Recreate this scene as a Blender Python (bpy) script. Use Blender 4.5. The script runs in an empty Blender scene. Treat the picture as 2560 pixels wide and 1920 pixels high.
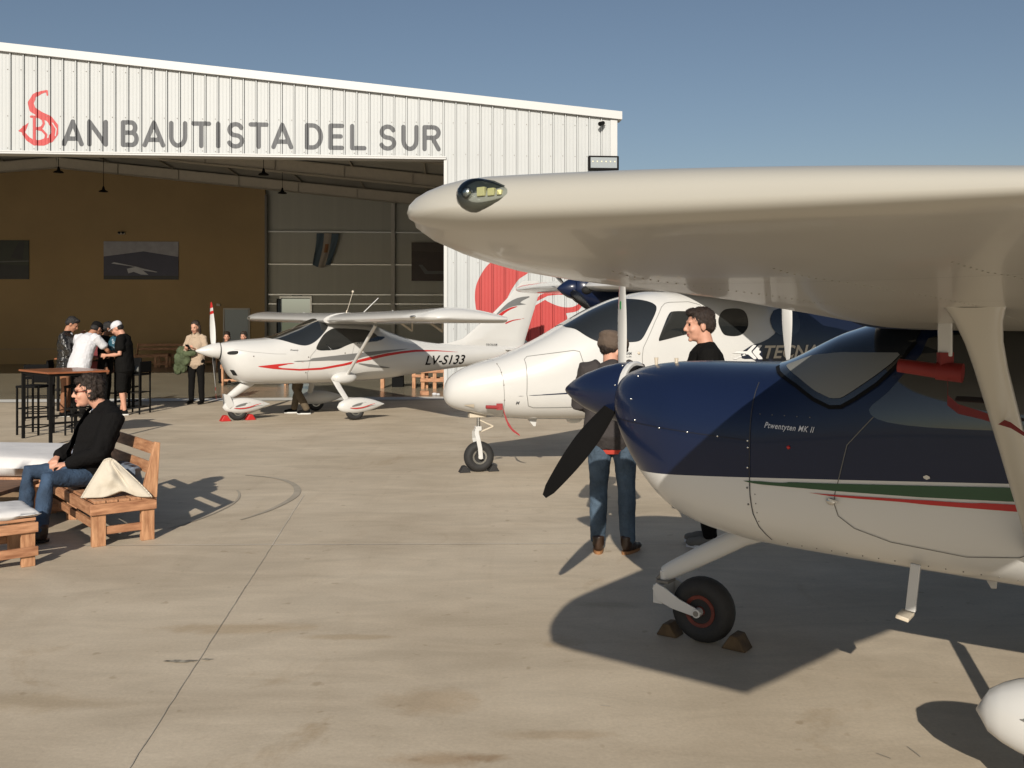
import bpy, bmesh, math, random, bisect
import numpy as np
from mathutils import Vector, Matrix, noise as mnoise
random.seed(7)
R = math.radians
scene = bpy.context.scene
C = scene.collection
# ---------------------------------------------------------------- camera, sky, sun
cam_d = bpy.data.cameras.new('camera'); cam = bpy.data.objects.new('camera', cam_d); C.objects.link(cam)
cam.location = (0, 0, 1.75); cam.rotation_euler = (R(90), 0, 0)
cam_d.sensor_width = 36; cam_d.lens = 2400/2560*36; cam_d.shift_y = -160/2560
cam_d.clip_start = 0.05; cam_d.clip_end = 5000
scene.camera = cam
SUN_AZ, SUN_EL = 5.3, 26.0
world = bpy.data.worlds.new('World'); scene.world = world; world.use_nodes = True
wn = world.node_tree.nodes; wl = world.node_tree.links
bg = wn['Background']; sky = wn.new('ShaderNodeTexSky'); sky.sky_type = 'NISHITA'
sky.sun_disc = False; sky.sun_elevation = R(SUN_EL); sky.sun_rotation = R(180+SUN_AZ)
sky.air_density = 1.0; sky.dust_density = 1.0; sky.ozone_density = 1.4; sky.altitude = 50
hs = wn.new('ShaderNodeHueSaturation'); hs.inputs['Saturation'].default_value = .92
wl.new(sky.outputs[0], hs.inputs['Color']); wl.new(hs.outputs[0], bg.inputs['Color'])
bg.inputs['Strength'].default_value = 0.065
sd = bpy.data.lights.new('sun', 'SUN'); sd.energy = 4.4; sd.angle = R(0.53); sd.color = (1, .93, .83)
sun = bpy.data.objects.new('sun', sd); C.objects.link(sun)
sdir = Vector((math.sin(R(SUN_AZ))*math.cos(R(SUN_EL)), math.cos(R(SUN_AZ))*math.cos(R(SUN_EL)), -math.sin(R(SUN_EL))))
sun.rotation_euler = sdir.to_track_quat('-Z', 'Y').to_euler(); sun.location = (-2, -20, 12)
scene.view_settings.view_transform = 'Standard'; scene.view_settings.look = 'None'
scene.view_settings.exposure = 0.0; scene.view_settings.gamma = 1
scene.cycles.max_bounces = 8; scene.cycles.diffuse_bounces = 1; scene.cycles.use_denoising = True

# ---------------------------------------------------------------- materials
def mat(name, col, rough=.5, metal=0, spec=.5, coat=0, var=0, vscale=8, bump=0, bscale=40, stretch=(1,1,1), col2=None, alpha=None, trans=0, emit=0, sheen=0):
    m = bpy.data.materials.new(name); m.use_nodes = True
    nt = m.node_tree; b = nt.nodes['Principled BSDF']
    b.inputs['Base Color'].default_value = (*col, 1); b.inputs['Roughness'].default_value = rough
    b.inputs['Metallic'].default_value = metal; b.inputs['Specular IOR Level'].default_value = spec
    b.inputs['Coat Weight'].default_value = coat; b.inputs['Coat Roughness'].default_value = .04
    b.inputs['Transmission Weight'].default_value = trans
    if sheen: b.inputs['Sheen Weight'].default_value = sheen
    if emit: b.inputs['Emission Color'].default_value = (*col,1); b.inputs['Emission Strength'].default_value = emit
    if var or bump or col2:
        tc = nt.nodes.new('ShaderNodeTexCoord'); mp = nt.nodes.new('ShaderNodeMapping'); mp.inputs['Scale'].default_value = stretch
        nt.links.new(tc.outputs['Object'], mp.inputs['Vector'])
    if var or col2:
        n = nt.nodes.new('ShaderNodeTexNoise'); n.inputs['Scale'].default_value = vscale; n.inputs['Detail'].default_value = 6; n.inputs['Roughness'].default_value = .6
        nt.links.new(mp.outputs[0], n.inputs['Vector'])
        r = nt.nodes.new('ShaderNodeValToRGB'); r.color_ramp.elements[0].position = .3; r.color_ramp.elements[1].position = .7
        c2 = col2 or tuple(min(1, c*(1+var)) for c in col); c1 = tuple(c*(1-var) for c in col)
        r.color_ramp.elements[0].color = (*c1, 1); r.color_ramp.elements[1].color = (*c2, 1)
        nt.links.new(n.outputs[0], r.inputs[0]); nt.links.new(r.outputs[0], b.inputs['Base Color'])
    if bump:
        n = nt.nodes.new('ShaderNodeTexNoise'); n.inputs['Scale'].default_value = bscale; n.inputs['Detail'].default_value = 5
        nt.links.new(mp.outputs[0], n.inputs['Vector'])
        bp = nt.nodes.new('ShaderNodeBump'); bp.inputs['Strength'].default_value = bump; bp.inputs['Distance'].default_value = .02
        nt.links.new(n.outputs[0], bp.inputs['Height']); nt.links.new(bp.outputs[0], b.inputs['Normal'])
    return m
M = {}
M['white'] = mat('white_paint', (.63,.62,.59), .24, coat=.6, var=.025, vscale=2)
M['wingshade'] = mat('shade_darkened_wing_white', (.45,.43,.375), .30, coat=.15, spec=.35, var=.03, vscale=1.5)  # white wing paint darkened all over, putting the underside's shade into the colour
M['sheet'] = mat('white_sheet_metal', (.485,.50,.495), .5, var=.04, vscale=.6)
M['trim'] = mat('white_trim', (.57,.57,.555), .45)
M['soffit'] = mat('grey_roof_lining', (.58,.54,.47), .7, var=.08, vscale=1)
M['steel'] = mat('cream_steel', (.62,.54,.42), .5, var=.05)
M['steeldark'] = mat('dull_steel', (.22,.20,.17), .6)
M['tan'] = mat('ochre_board_wall', (.40,.27,.125), .75, var=.10, vscale=.35)
M['greywall'] = mat('grey_wall_lining', (.50,.48,.40), .6, var=.05, vscale=.6, bump=.15, bscale=1.5, stretch=(8,1,.05))
M['girt'] = mat('galvanised_steel', (.62,.62,.58), .35, metal=.5)
M['door'] = mat('blue_grey_door', (.42,.46,.46), .5)
M['letter'] = mat('grey_lettering', (.070,.074,.080), .5)
M['redlogo'] = mat('red_lettering', (.50,.05,.05), .5, var=.05, vscale=3)
M['redbig'] = mat('red_wall_paint', (.46,.045,.04), .5, var=.05, vscale=1.5)
M['black'] = mat('black_metal', (.007,.0065,.006), .6, spec=.12)
M['blackgloss'] = mat('black_gloss', (.01,.01,.01), .2)
M['blackfab'] = mat('black_fabric', (.008,.008,.008), .9, spec=.1, bump=.4, bscale=30)
M['glass'] = mat('tinted_glass', (.018,.02,.02), .04, spec=.6, coat=1)
M['rubber'] = mat('rubber', (.022,.021,.020), .75, bump=.2, bscale=60)
M['chrome'] = mat('bare_metal', (.6,.6,.58), .25, metal=1)
M['red'] = mat('red_paint', (.50,.025,.022), .4)
M['grey'] = mat('grey_paint', (.17,.17,.165), .35, coat=.4)
M['dark'] = mat('dark_void', (.008,.008,.007), .8)
M['green'] = mat('green_paint', (.008,.065,.02), .35, coat=.4)
M['seam'] = mat('panel_gap', (.16,.155,.14), .7)
M['wood'] = mat('raw_pine', (.40,.165,.075), .6, var=.35, vscale=5, bump=.25, bscale=10, stretch=(1,6,6), col2=(.60,.31,.165))
M['woodx'] = mat('raw_pine_long', (.42,.175,.08), .6, var=.32, vscale=5, bump=.25, bscale=10, stretch=(6,1,6), col2=(.62,.33,.175))
M['woodz'] = mat('raw_pine_upright', (.44,.19,.085), .6, var=.32, vscale=5, bump=.25, bscale=10, stretch=(6,6,1), col2=(.66,.36,.19))
M['tabletop'] = mat('varnished_tabletop', (.30,.10,.04), .3, var=.35, vscale=4, stretch=(1,8,1), coat=.3)
M['cotton'] = mat('cream_cotton', (.58,.52,.42), .85, var=.05, bump=.35, bscale=9)
M['cushion'] = mat('white_cushion', (.70,.68,.66), .85, var=.04, bump=.3, bscale=7)
M['bluecush'] = mat('blue_grey_cushion', (.16,.19,.24), .85, bump=.3, bscale=12)
M['navy'] = None

def concrete():
    m = bpy.data.materials.new('concrete'); m.use_nodes = True; nt = m.node_tree; L = nt.links
    b = nt.nodes['Principled BSDF']; tc = nt.nodes.new('ShaderNodeTexCoord')
    def nz(scale, detail, st=(1,1,1), rough=.6, dist=0):
        mp = nt.nodes.new('ShaderNodeMapping'); mp.inputs['Scale'].default_value = st; L.new(tc.outputs['Object'], mp.inputs[0])
        n = nt.nodes.new('ShaderNodeTexNoise'); n.inputs['Scale'].default_value = scale; n.inputs['Detail'].default_value = detail
        n.inputs['Roughness'].default_value = rough; n.inputs['Distortion'].default_value = dist; L.new(mp.outputs[0], n.inputs['Vector']); return n.outputs[0]
    def ramp(src, p0, c0, p1, c1):
        r = nt.nodes.new('ShaderNodeValToRGB'); r.color_ramp.elements[0].position = p0; r.color_ramp.elements[1].position = p1
        r.color_ramp.elements[0].color = (*c0,1); r.color_ramp.elements[1].color = (*c1,1); L.new(src, r.inputs[0]); return r.outputs[0]
    def mix(kind, f, a, bb):
        x = nt.nodes.new('ShaderNodeMix'); x.data_type = 'RGBA'; x.blend_type = kind; x.inputs['Factor'].default_value = f
        L.new(a, x.inputs['A']); L.new(bb, x.inputs['B']); return x.outputs['Result']
    base = ramp(nz(.55, 8, (1,1.9,1), .62, .6), .26, (.48,.397,.288), .74, (.655,.56,.425))
    tro = ramp(nz(2.6, 7, (.5,1.5,1), .6, 1.2), .35, (.91,.90,.885), .68, (1.06,1.05,1.04))
    st = ramp(nz(.8, 6, (1,1,1), .7, 1.5), .60, (1,1,1), .76, (.80,.74,.66))
    fine = ramp(nz(55, 3), .3, (.93,.93,.93), .7, (1.05,1.05,1.05))
    sweep = ramp(nz(1.3, 5, (3.5,.35,1), .65, .8), .52, (1,1,1), .75, (.95,.94,.925))
    def spot(cx, cy, rx, ry, col, acc):
        mp = nt.nodes.new('ShaderNodeMapping'); mp.inputs['Location'].default_value = (-cx/rx, -cy/ry, 0); mp.inputs['Scale'].default_value = (1/rx, 1/ry, 1); L.new(tc.outputs['Object'], mp.inputs[0])
        ln = nt.nodes.new('ShaderNodeVectorMath'); ln.operation = 'LENGTH'; L.new(mp.outputs[0], ln.inputs[0])
        n = nz(3.5, 6, (1,1,1), .65, 1.0); ad = nt.nodes.new('ShaderNodeMath'); ad.operation = 'MULTIPLY_ADD'; ad.inputs[1].default_value = 1.6; ad.inputs[2].default_value = -.8; L.new(n, ad.inputs[0])
        sm = nt.nodes.new('ShaderNodeMath'); sm.operation = 'ADD'; L.new(ln.outputs['Value'], sm.inputs[0]); L.new(ad.outputs[0], sm.inputs[1])
        return mix('MULTIPLY', 1, acc, ramp(sm.outputs[0], .45, col, 1.1, (1,1,1)))
    for cx, cy, rx, ry, col in ((-.38,4.40,.30,.20,(.86,.81,.75)),(-.30,3.82,.22,.10,(.82,.74,.66)),(-.12,3.84,.12,.05,(.74,.66,.58)),(.22,4.05,.30,.06,(.86,.82,.77)),(-1.55,5.45,.55,.12,(.86,.81,.74)),(-.9,5.3,.3,.06,(.84,.80,.74)),(.60,5.9,.22,.10,(.86,.86,.84)),(2.6,3.6,.9,.12,(.82,.75,.66)),(-2.5,4.4,.8,.15,(.88,.85,.80)),(-1.6,12,1.6,.9,(.93,.92,.90)),(1.2,9.0,1.2,.5,(.92,.91,.88))):
        base = spot(cx, cy, rx, ry, col, base)
    drip = ramp(nz(9, 2, (1,1,1), .4), .70, (1,1,1), .755, (.80,.77,.73)); base = mix('MULTIPLY', 1, base, drip)
    c = mix('MULTIPLY', 1, base, tro); c = mix('MULTIPLY', 1, c, st); c = mix('MULTIPLY', 1, c, fine); c = mix('MULTIPLY', 1, c, sweep)
    # beyond the apron the sheet turns to dry grass
    sp = nt.nodes.new('ShaderNodeSeparateXYZ'); L.new(tc.outputs['Object'], sp.inputs[0])
    vl = nt.nodes.new('ShaderNodeVectorMath'); vl.operation = 'LENGTH'; L.new(tc.outputs['Object'], vl.inputs[0])
    gt = nt.nodes.new('ShaderNodeMath'); gt.operation = 'GREATER_THAN'; gt.inputs[1].default_value = 75; L.new(vl.outputs['Value'], gt.inputs[0])
    gr = ramp(nz(.2, 6), .3, (.10,.11,.04), .7, (.20,.19,.09))
    x = nt.nodes.new('ShaderNodeMix'); x.data_type = 'RGBA'; L.new(gt.outputs[0], x.inputs['Factor']); L.new(c, x.inputs['A']); L.new(gr, x.inputs['B'])
    L.new(x.outputs['Result'], b.inputs['Base Color'])
    rr = nt.nodes.new('ShaderNodeMapRange'); rr.inputs['To Min'].default_value = .5; rr.inputs['To Max'].default_value = .8
    L.new(nz(1.2, 5), rr.inputs[0]); L.new(rr.outputs[0], b.inputs['Roughness']); b.inputs['Specular IOR Level'].default_value = .35
    bp = nt.nodes.new('ShaderNodeBump'); bp.inputs['Strength'].default_value = .12; bp.inputs['Distance'].default_value = .01
    L.new(nz(30, 6), bp.inputs['Height']); L.new(bp.outputs[0], b.inputs['Normal'])
    return m
M['concrete'] = concrete()
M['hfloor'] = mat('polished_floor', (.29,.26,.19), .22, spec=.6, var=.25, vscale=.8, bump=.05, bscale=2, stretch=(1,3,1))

# ---------------------------------------------------------------- mesh helpers
class MB:
    def __init__(s): s.v = []; s.f = []; s.mi = []
    def add(s, vs, fs, mi=0):
        o = len(s.v); s.v += [tuple(v) for v in vs]; s.f += [tuple(i+o for i in f) for f in fs]; s.mi += [mi]*len(fs); return s
    def box(s, c, d, rot=None, mi=0):
        vs = [Vector((x*d[0]/2, y*d[1]/2, z*d[2]/2)) for x in (-1,1) for y in (-1,1) for z in (-1,1)]
        if rot is not None: vs = [rot @ v for v in vs]
        return s.add([v+Vector(c) for v in vs], [(0,1,3,2),(4,6,7,5),(0,4,5,1),(2,3,7,6),(0,2,6,4),(1,5,7,3)], mi)
    def beam(s, p0, p1, w, h, mi=0, up=(0,0,1)):
        p0 = Vector(p0); p1 = Vector(p1); d = (p1-p0); L = d.length; x = d.normalized(); u = Vector(up)
        if abs(x.dot(u)) > .99: u = Vector((0,1,0))
        y = u.cross(x).normalized(); z = x.cross(y)
        return s.box((p0+p1)/2, (L, w, h), Matrix((x, y, z)).transposed(), mi)
    def tube(s, p0, p1, r0, r1=None, n=14, mi=0, cap=True):
        r1 = r0 if r1 is None else r1
        p0 = Vector(p0); p1 = Vector(p1); x = (p1-p0).normalized(); u = Vector((0,0,1)) if abs(x.z) < .9 else Vector((1,0,0))
        y = u.cross(x).normalized(); z = x.cross(y); vs = []
        for p, r in ((p0, r0), (p1, r1)):
            for i in range(n):
                t = 2*math.pi*i/n; vs.append(p+y*math.cos(t)*r+z*math.sin(t)*r)
        fs = [(i, (i+1) % n, n+(i+1) % n, n+i) for i in range(n)]
        if cap: fs += [tuple(range(n))[::-1], tuple(range(n, 2*n))]
        return s.add(vs, fs, mi)
    def path(s, pts, r, n=8, mi=0):
        for a, b in zip(pts, pts[1:]): s.tube(a, b, r, r, n, mi)
        return s
    def lathe(s, prof, origin, axis, n=24, mi=0, cap=True):   # prof: (distance along axis, radius)
        x = Vector(axis).normalized(); u = Vector((0,0,1)) if abs(x.z) < .9 else Vector((1,0,0))
        y = u.cross(x).normalized(); z = x.cross(y); o = Vector(origin); vs = []; fs = []
        for d, r in prof:
            for i in range(n):
                t = 2*math.pi*i/n; vs.append(o+x*d+y*math.cos(t)*r+z*math.sin(t)*r)
        for k in range(len(prof)-1):
            for i in range(n):
                j = (i+1) % n; fs.append((k*n+i, k*n+j, (k+1)*n+j, (k+1)*n+i))
        if cap: fs += [tuple(range(n))[::-1], tuple(range((len(prof)-1)*n, len(prof)*n))]
        return s.add(vs, fs, mi)
    def ell(s, c, r, rot=None, nu=14, nv=9, mi=0):
        vs = []; fs = []; c = Vector(c)
        for j in range(nv+1):
            ph = -math.pi/2+math.pi*j/nv
            for i in range(nu):
                t = 2*math.pi*i/nu; v = Vector((r[0]*math.cos(ph)*math.cos(t), r[1]*math.cos(ph)*math.sin(t), r[2]*math.sin(ph)))
                vs.append(c+(rot @ v if rot is not None else v))
        for j in range(nv):
            for i in range(nu):
                k = (i+1) % nu; fs.append((j*nu+i, j*nu+k, (j+1)*nu+k, (j+1)*nu+i))
        return s.add(vs, fs, mi)
    def rings(s, rs, mi=0, cap=True):               # rs: list of rings (equal length lists of points)
        n = len(rs[0]); vs = [p for r in rs for p in r]; fs = []
        for k in range(len(rs)-1):
            for i in range(n):
                j = (i+1) % n; fs.append((k*n+i, k*n+j, (k+1)*n+j, (k+1)*n+i))
        if cap: fs += [tuple(range(n))[::-1], tuple(range((len(rs)-1)*n, len(rs)*n))]
        return s.add(vs, fs, mi)
    def build(s, name, mats, parent=None, smooth=False, bevel=0, fix=True, label=None):
        me = bpy.data.meshes.new(name); me.from_pydata(s.v, [], s.f)
        for m in (mats if isinstance(mats, (list, tuple)) else [mats]): me.materials.append(m)
        me.polygons.foreach_set('material_index', s.mi)
        if fix:
            bm = bmesh.new(); bm.from_mesh(me); bmesh.ops.remove_doubles(bm, verts=bm.verts, dist=1e-5)
            bmesh.ops.recalc_face_normals(bm, faces=bm.faces); bm.to_mesh(me); bm.free()
        if smooth: me.shade_smooth()
        me.update(); o = bpy.data.objects.new(name, me); C.objects.link(o)
        if smooth and smooth != 'all': me.set_sharp_from_angle(angle=R(40))
        if parent is not None: o.parent = parent
        if bevel:
            b = o.modifiers.new('bevel', 'BEVEL'); b.width = bevel; b.segments = 2; b.limit_method = 'ANGLE'
        if label: o['label'] = label
        return o
def thing(name, label, cat, loc=(0,0,0), rz=0, group=None):
    o = bpy.data.objects.new(name, None); C.objects.link(o); o.location = loc; o.rotation_euler = (0,0,rz); o.empty_display_size = .2
    o['label'] = label; o['category'] = cat
    if group: o['group'] = group
    return o
def tag(o, label, cat, group=None, loc=None):
    o['label'] = label; o['category'] = cat
    if group: o['group'] = group
    return o
def copy_thing(root, loc, rz, label, group=None):
    def cp(o, par):
        c = o.copy(); C.objects.link(c)
        if par is not None: c.parent = par
        for ch in o.children: cp(ch, c)
        return c
    r = cp(root, None); r.location = loc; r.rotation_euler = (0,0,rz); r['label'] = label
    if group: r['group'] = group
    return r

# fields and marching squares: crisp flat or curved patches from outlines
def smoothpoly(pts, k=4):
    n = len(pts); out = []
    for i in range(n):
        p0, p1, p2, p3 = (Vector(pts[(i+j-1) % n]) for j in range(4))
        for s in range(k):
            t = s/k; out.append(tuple(.5*((2*p1)+(p2-p0)*t+(2*p0-5*p1+4*p2-p3)*t*t+(3*p1-p0-3*p2+p3)*t**3)))
    return out
def sdf_poly(pts, X, Y):
    P = np.array(pts); d = np.full(X.shape, 1e9); ins = np.zeros(X.shape, bool); n = len(P)
    for i in range(n):
        a = P[i]; b = P[(i+1) % n]; e = b-a; L2 = max(e@e, 1e-12)
        t = np.clip(((X-a[0])*e[0]+(Y-a[1])*e[1])/L2, 0, 1)
        d = np.minimum(d, np.hypot(X-a[0]-t*e[0], Y-a[1]-t*e[1]))
        c = ((a[1] > Y) != (b[1] > Y)); den = b[1]-a[1] if abs(b[1]-a[1]) > 1e-12 else 1e-12
        ins ^= c & (X < (b[0]-a[0])*(Y-a[1])/den+a[0])
    return np.where(ins, d, -d)
def sdf_stroke(pts, r, X, Y):
    d = np.full(X.shape, -1e9)
    rr = r if isinstance(r, (list, tuple)) else [r]*len(pts)
    if len(pts) == 1: return rr[0]-np.hypot(X-pts[0][0], Y-pts[0][1])
    for (a, b, ra, rb) in zip(pts, pts[1:], rr, rr[1:]):
        ex, ey = b[0]-a[0], b[1]-a[1]; L2 = max(ex*ex+ey*ey, 1e-12)
        t = np.clip(((X-a[0])*ex+(Y-a[1])*ey)/L2, 0, 1)
        d = np.maximum(d, ra+(rb-ra)*t-np.hypot(X-a[0]-t*ex, Y-a[1]-t*ey))
    return d
def march(us, vs, F):                                # F[j][i] at (us[i], vs[j]), keeps F > 0
    pts = []; idx = {}; faces = []
    def vid(key, p):
        if key not in idx: idx[key] = len(pts); pts.append(p)
        return idx[key]
    nj, ni = F.shape
    cm = np.maximum.reduce([F[:-1,:-1], F[1:,:-1], F[:-1,1:], F[1:,1:]]) > 0
    for j, i in zip(*np.nonzero(cm)):
        cs = [(j,i),(j,i+1),(j+1,i+1),(j+1,i)]; poly = []
        for k in range(4):
            a = cs[k]; b = cs[(k+1) % 4]; fa = F[a]; fb = F[b]
            if fa > 0: poly.append(vid(a, (us[a[1]], vs[a[0]])))
            if (fa > 0) != (fb > 0):
                if b < a: a, b, fa, fb = b, a, fb, fa
                t = fa/(fa-fb); t = min(max(t, .02), .98)
                poly.append(vid((a, b), (us[a[1]]+(us[b[1]]-us[a[1]])*t, vs[a[0]]+(vs[b[0]]-vs[a[0]])*t)))
        if len(poly) > 2: faces.append(tuple(poly))
    return pts, faces
def patch(name, mat_, parent, u0, u1, v0, v1, step, field, mapf, us=None, label=None, mb=None):
    if us is None: us = np.arange(u0, u1+step, step)
    vs = np.arange(v0, v1+step, step); X, Y = np.meshgrid(us, vs)
    pts, fs = march(us, vs, field(X, Y))
    if mb is not None: return mb.add([mapf(*p) for p in pts], fs)
    b = MB(); b.add([mapf(*p) for p in pts], fs); return b.build(name, mat_, parent, smooth=True, fix=False, label=label)
def text_mesh(s, size=1, shear=0, bold=0, space=1):
    cu = bpy.data.curves.new('text', 'FONT'); cu.body = s; cu.size = size; cu.shear = shear; cu.offset = bold; cu.space_character = space; cu.resolution_u = 4
    o = bpy.data.objects.new('text', cu); C.objects.link(o); bpy.context.view_layer.update()
    me = bpy.data.meshes.new_from_object(o.evaluated_get(bpy.context.evaluated_depsgraph_get()))
    v = [(p.co.x, p.co.y) for p in me.vertices]; f = [tuple(p.vertices) for p in me.polygons]
    bpy.data.objects.remove(o); bpy.data.curves.remove(cu); bpy.data.meshes.remove(me)
    xs = [p[0] for p in v]; ys = [p[1] for p in v]
    return v, f, (min(xs), max(xs), min(ys), max(ys))
# ---------------------------------------------------------------- ground
def sheet(name, pts, z, m, kind='structure', label=None):
    b = MB(); b.add([(x, y, z) for x, y in pts], [tuple(range(len(pts)))]); o = b.build(name, m, fix=False)
    if kind: o['kind'] = kind
    return o
def grid_sheet(name, x0, x1, y0, y1, z, m):
    b = MB(); xs = [x0, -75, -20, 20, 75, x1]; ys = [y0, -75, 0, 25, 75, y1]
    b.add([(x, y, z) for y in ys for x in xs], [(j*6+i, j*6+i+1, j*6+i+7, j*6+i+6) for j in range(5) for i in range(5)])
    o = b.build(name, m, fix=False); o['kind'] = 'structure'; return o
grid_sheet('ground', -1500, 1500, -1500, 1500, 0, M['concrete'])
M['joint'] = mat('joint_filler', (.30,.25,.19), .8, var=.3, vscale=5, col2=(.66,.58,.46))
M['jointl'] = mat('pale_joint', (.72,.65,.54), .8, var=.2, vscale=2)
M['tyremark'] = mat('tyre_mark', (.41,.355,.275), .8, var=.2, vscale=4, bump=.1)
M['chip'] = mat('chipped_edge', (.12,.09,.06), .9, var=.7, vscale=20, col2=(.62,.56,.44))
M['oil'] = mat('damp_stain', (.30,.25,.19), .6, var=.15, vscale=3)
def strip(name, pts, w, z, m, kind=True):
    b = MB(); rs = []
    for i, p in enumerate(pts):
        a = Vector(pts[max(i-1,0)]); c = Vector(pts[min(i+1,len(pts)-1)]); d = (c-a).normalized(); n = Vector((-d.y, d.x))
        ww = w[i] if isinstance(w, list) else w
        rs += [(p[0]+n.x*ww/2, p[1]+n.y*ww/2, z), (p[0]-n.x*ww/2, p[1]-n.y*ww/2, z)]
    b.add(rs, [(2*i, 2*i+1, 2*i+3, 2*i+2) for i in range(len(pts)-1)]); o = b.build(name, m, fix=False); o['kind'] = 'structure'; return o
def wob(p, q, n, a):
    p = Vector(p); q = Vector(q); d = (q-p).normalized(); nn = Vector((-d.y, d.x))
    return [tuple(p.lerp(q, i/n)+nn*random.uniform(-a, a)) for i in range(n+1)]
strip('ground_joint', wob((-1.30,1.8), (-1.86,7.45), 60, .0025), .0038, .004, M['joint'])
strip('ground_joint', wob((-1.86,7.45), (-2.08,9.6), 20, .003), .0045, .004, M['jointl'])
strip('ground_joint', wob((-9,7.36), (.45,7.50), 90, .003), .010, .0043, M['jointl'])
strip('ground_joint', wob((.45,7.50), (9,7.63), 60, .003), .007, .0043, M['jointl'])
strip('ground_joint', wob((-14,14.2), (-4.2,14.6), 30, .002), .010, .004, M['joint'])
arc = [(-3.45,10.85),(-3.0,10.8),(-2.6,10.6),(-2.32,10.2),(-2.18,9.75),(-2.16,9.3),(-2.25,8.75),(-2.42,8.3),(-2.6,8.0)]
arcs = [tuple(.5*((2*Vector(arc[i]))+(Vector(arc[i+1])-Vector(arc[i-1]))*t+(2*Vector(arc[i-1])-5*Vector(arc[i])+4*Vector(arc[i+1])-Vector(arc[i+2]))*t*t+(3*Vector(arc[i])-Vector(arc[i-1])-3*Vector(arc[i+1])+Vector(arc[i+2]))*t**3)) for i in range(1, len(arc)-2) for t in (0,.25,.5,.75)]
strip('ground_tyre_mark', arcs, [.02+.05*math.sin(math.pi*i/(len(arcs)-1)) for i in range(len(arcs))], .0046, M['tyremark'])
strip('ground_tyre_mark', [(x-.5, y-.35) for x, y in arcs[8:]], .022, .0048, M['tyremark'])
def blob(name, c, rx, ry, z, m, amp=.35, seed=0, n=40):
    pts = [(c[0]+rx*math.cos(t)*(1+amp*mnoise.noise((math.cos(t)*2+seed, math.sin(t)*2, seed))), c[1]+ry*math.sin(t)*(1+amp*mnoise.noise((math.cos(t)*2+seed, math.sin(t)*2, seed+5)))) for t in [2*math.pi*i/n for i in range(n)]]
    return sheet(name, pts, z, m)
blob('ground_chip', (-1.70,4.915), .085, .017, .005, M['chip'], .9, 3)
blob('ground_chip', (-1.57,4.94), .03, .012, .0052, M['chip'], .9, 5)
for i, (x, y, a) in enumerate([(1.47,3.87,.5),(1.62,3.93,1.2),(.4,4.35,.1)]):
    strip('ground_scratch', [(x, y), (x+.045*math.cos(-a), y+.10*math.sin(-a))], .006, .0049, M['joint'])
# ---------------------------------------------------------------- hangar
HA = R(184.62); HO = (2.41, 22.0, 0)
hangar = thing('hangar', 'large white ribbed steel hangar with wide open front and grey lettering above it', 'hangar', HO, HA)
HM = Matrix.Translation(HO) @ Matrix.Rotation(HA, 4, 'Z')
W_, SL_ = 38.05, .0923
def topz(u): return 6.345+SL_*min(u, W_-u)
PER = .277
PB = [(0,0),(.001,-.025),(.011,-.025),(.012,0),(.017,.03),(.040,.03),(.045,0),(.046,-.025),(.056,-.025),(.057,0),(.118,0),(.122,.004),(.134,.004),(.138,0),(.196,0),(.200,.004),(.212,.004),(.216,0)]
def prof(u):
    t = (u-.06) % PER
    for (a, ya), (b, yb) in zip(PB, PB[1:]+[(PER, 0)]):
        if a <= t <= b: return ya+(yb-ya)*(t-a)/(b-a)
    return 0
def ribu(u0, u1):
    k0 = int((u0-.06)/PER)-1; us = {u0, u1}
    for k in range(k0, int((u1-.06)/PER)+2):
        for a, _ in PB:
            u = .06+k*PER+a
            if u0 < u < u1: us.add(round(u, 5))
    return sorted(us)
def ribwall(name, u0, u1, zb, zt, parent, m):
    b = MB(); us = ribu(u0, u1); vs = []
    for u in us: vs += [(u, prof(u), zb), (u, prof(u), zt(u))]
    b.add(vs, [(2*i, 2*i+1, 2*i+3, 2*i+2) for i in range(len(us)-1)])
    b.add([(u0, -.06, zb), (u1, -.06, zb), (u1, -.06, zt(u1)), ((u0+u1)/2, -.06, zt((u0+u1)/2)), (u0, -.06, zt(u0))], [(0,1,2,3,4)])
    return b.build(name, m, parent, fix=False)
OPR, OPL, HDR = 3.96, 34.1, 5.37
ribwall('front_wall', .16, OPR, 0, topz, hangar, M['sheet'])
ribwall('front_wall', OPL, W_, 0, topz, hangar, M['sheet'])
ribwall('gable_wall', OPR, OPL, HDR+.07, topz, hangar, M['sheet'])
for cx, cw in ((.08,.16),(W_,.12)): b = MB(); b.box((cx, .002, 3.17), (cw, .055, 6.34)); b.build('corner_trim', M['trim'], hangar, bevel=.006)
b = MB()
for s in (0, 1):
    u0, u1 = (-.1, W_/2) if s == 0 else (W_/2, W_+.1)
    z0, z1 = (6.345-.009, topz(W_/2)) if s == 0 else (topz(W_/2), 6.336)
    b.add([(u0, y, z0+dz) for dz in (-.004,.178) for y in (-.3,.09)]+[(u1, y, z1+dz) for dz in (-.004,.178) for y in (-.3,.09)],
          [(0,1,3,2),(4,6,7,5),(0,4,5,1),(2,3,7,6),(0,2,6,4),(1,5,7,3)])
b.build('roof_trim', M['trim'], hangar)
b = MB(); b.box(((OPR+OPL)/2, .035, HDR+.052), (OPL-OPR+.1, .075, .03)); b.box(((OPR+OPL)/2, .02, HDR+.015), (OPL-OPR+.1, .10, .036)); b.build('header_trim', M['trim'], hangar, bevel=.004)
b = MB(); b.box(((OPR+OPL)/2, -.22, HDR+.16), (OPL-OPR+.1, .3, .30)); b.build('header_beam', M['soffit'], hangar)
for cx in (OPR-.035, OPL+.035): b = MB(); b.box((cx, .0, HDR/2), (.075, .07, HDR)); b.build('door_jamb', M['trim'], hangar, bevel=.004)
D_ = 18
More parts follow.
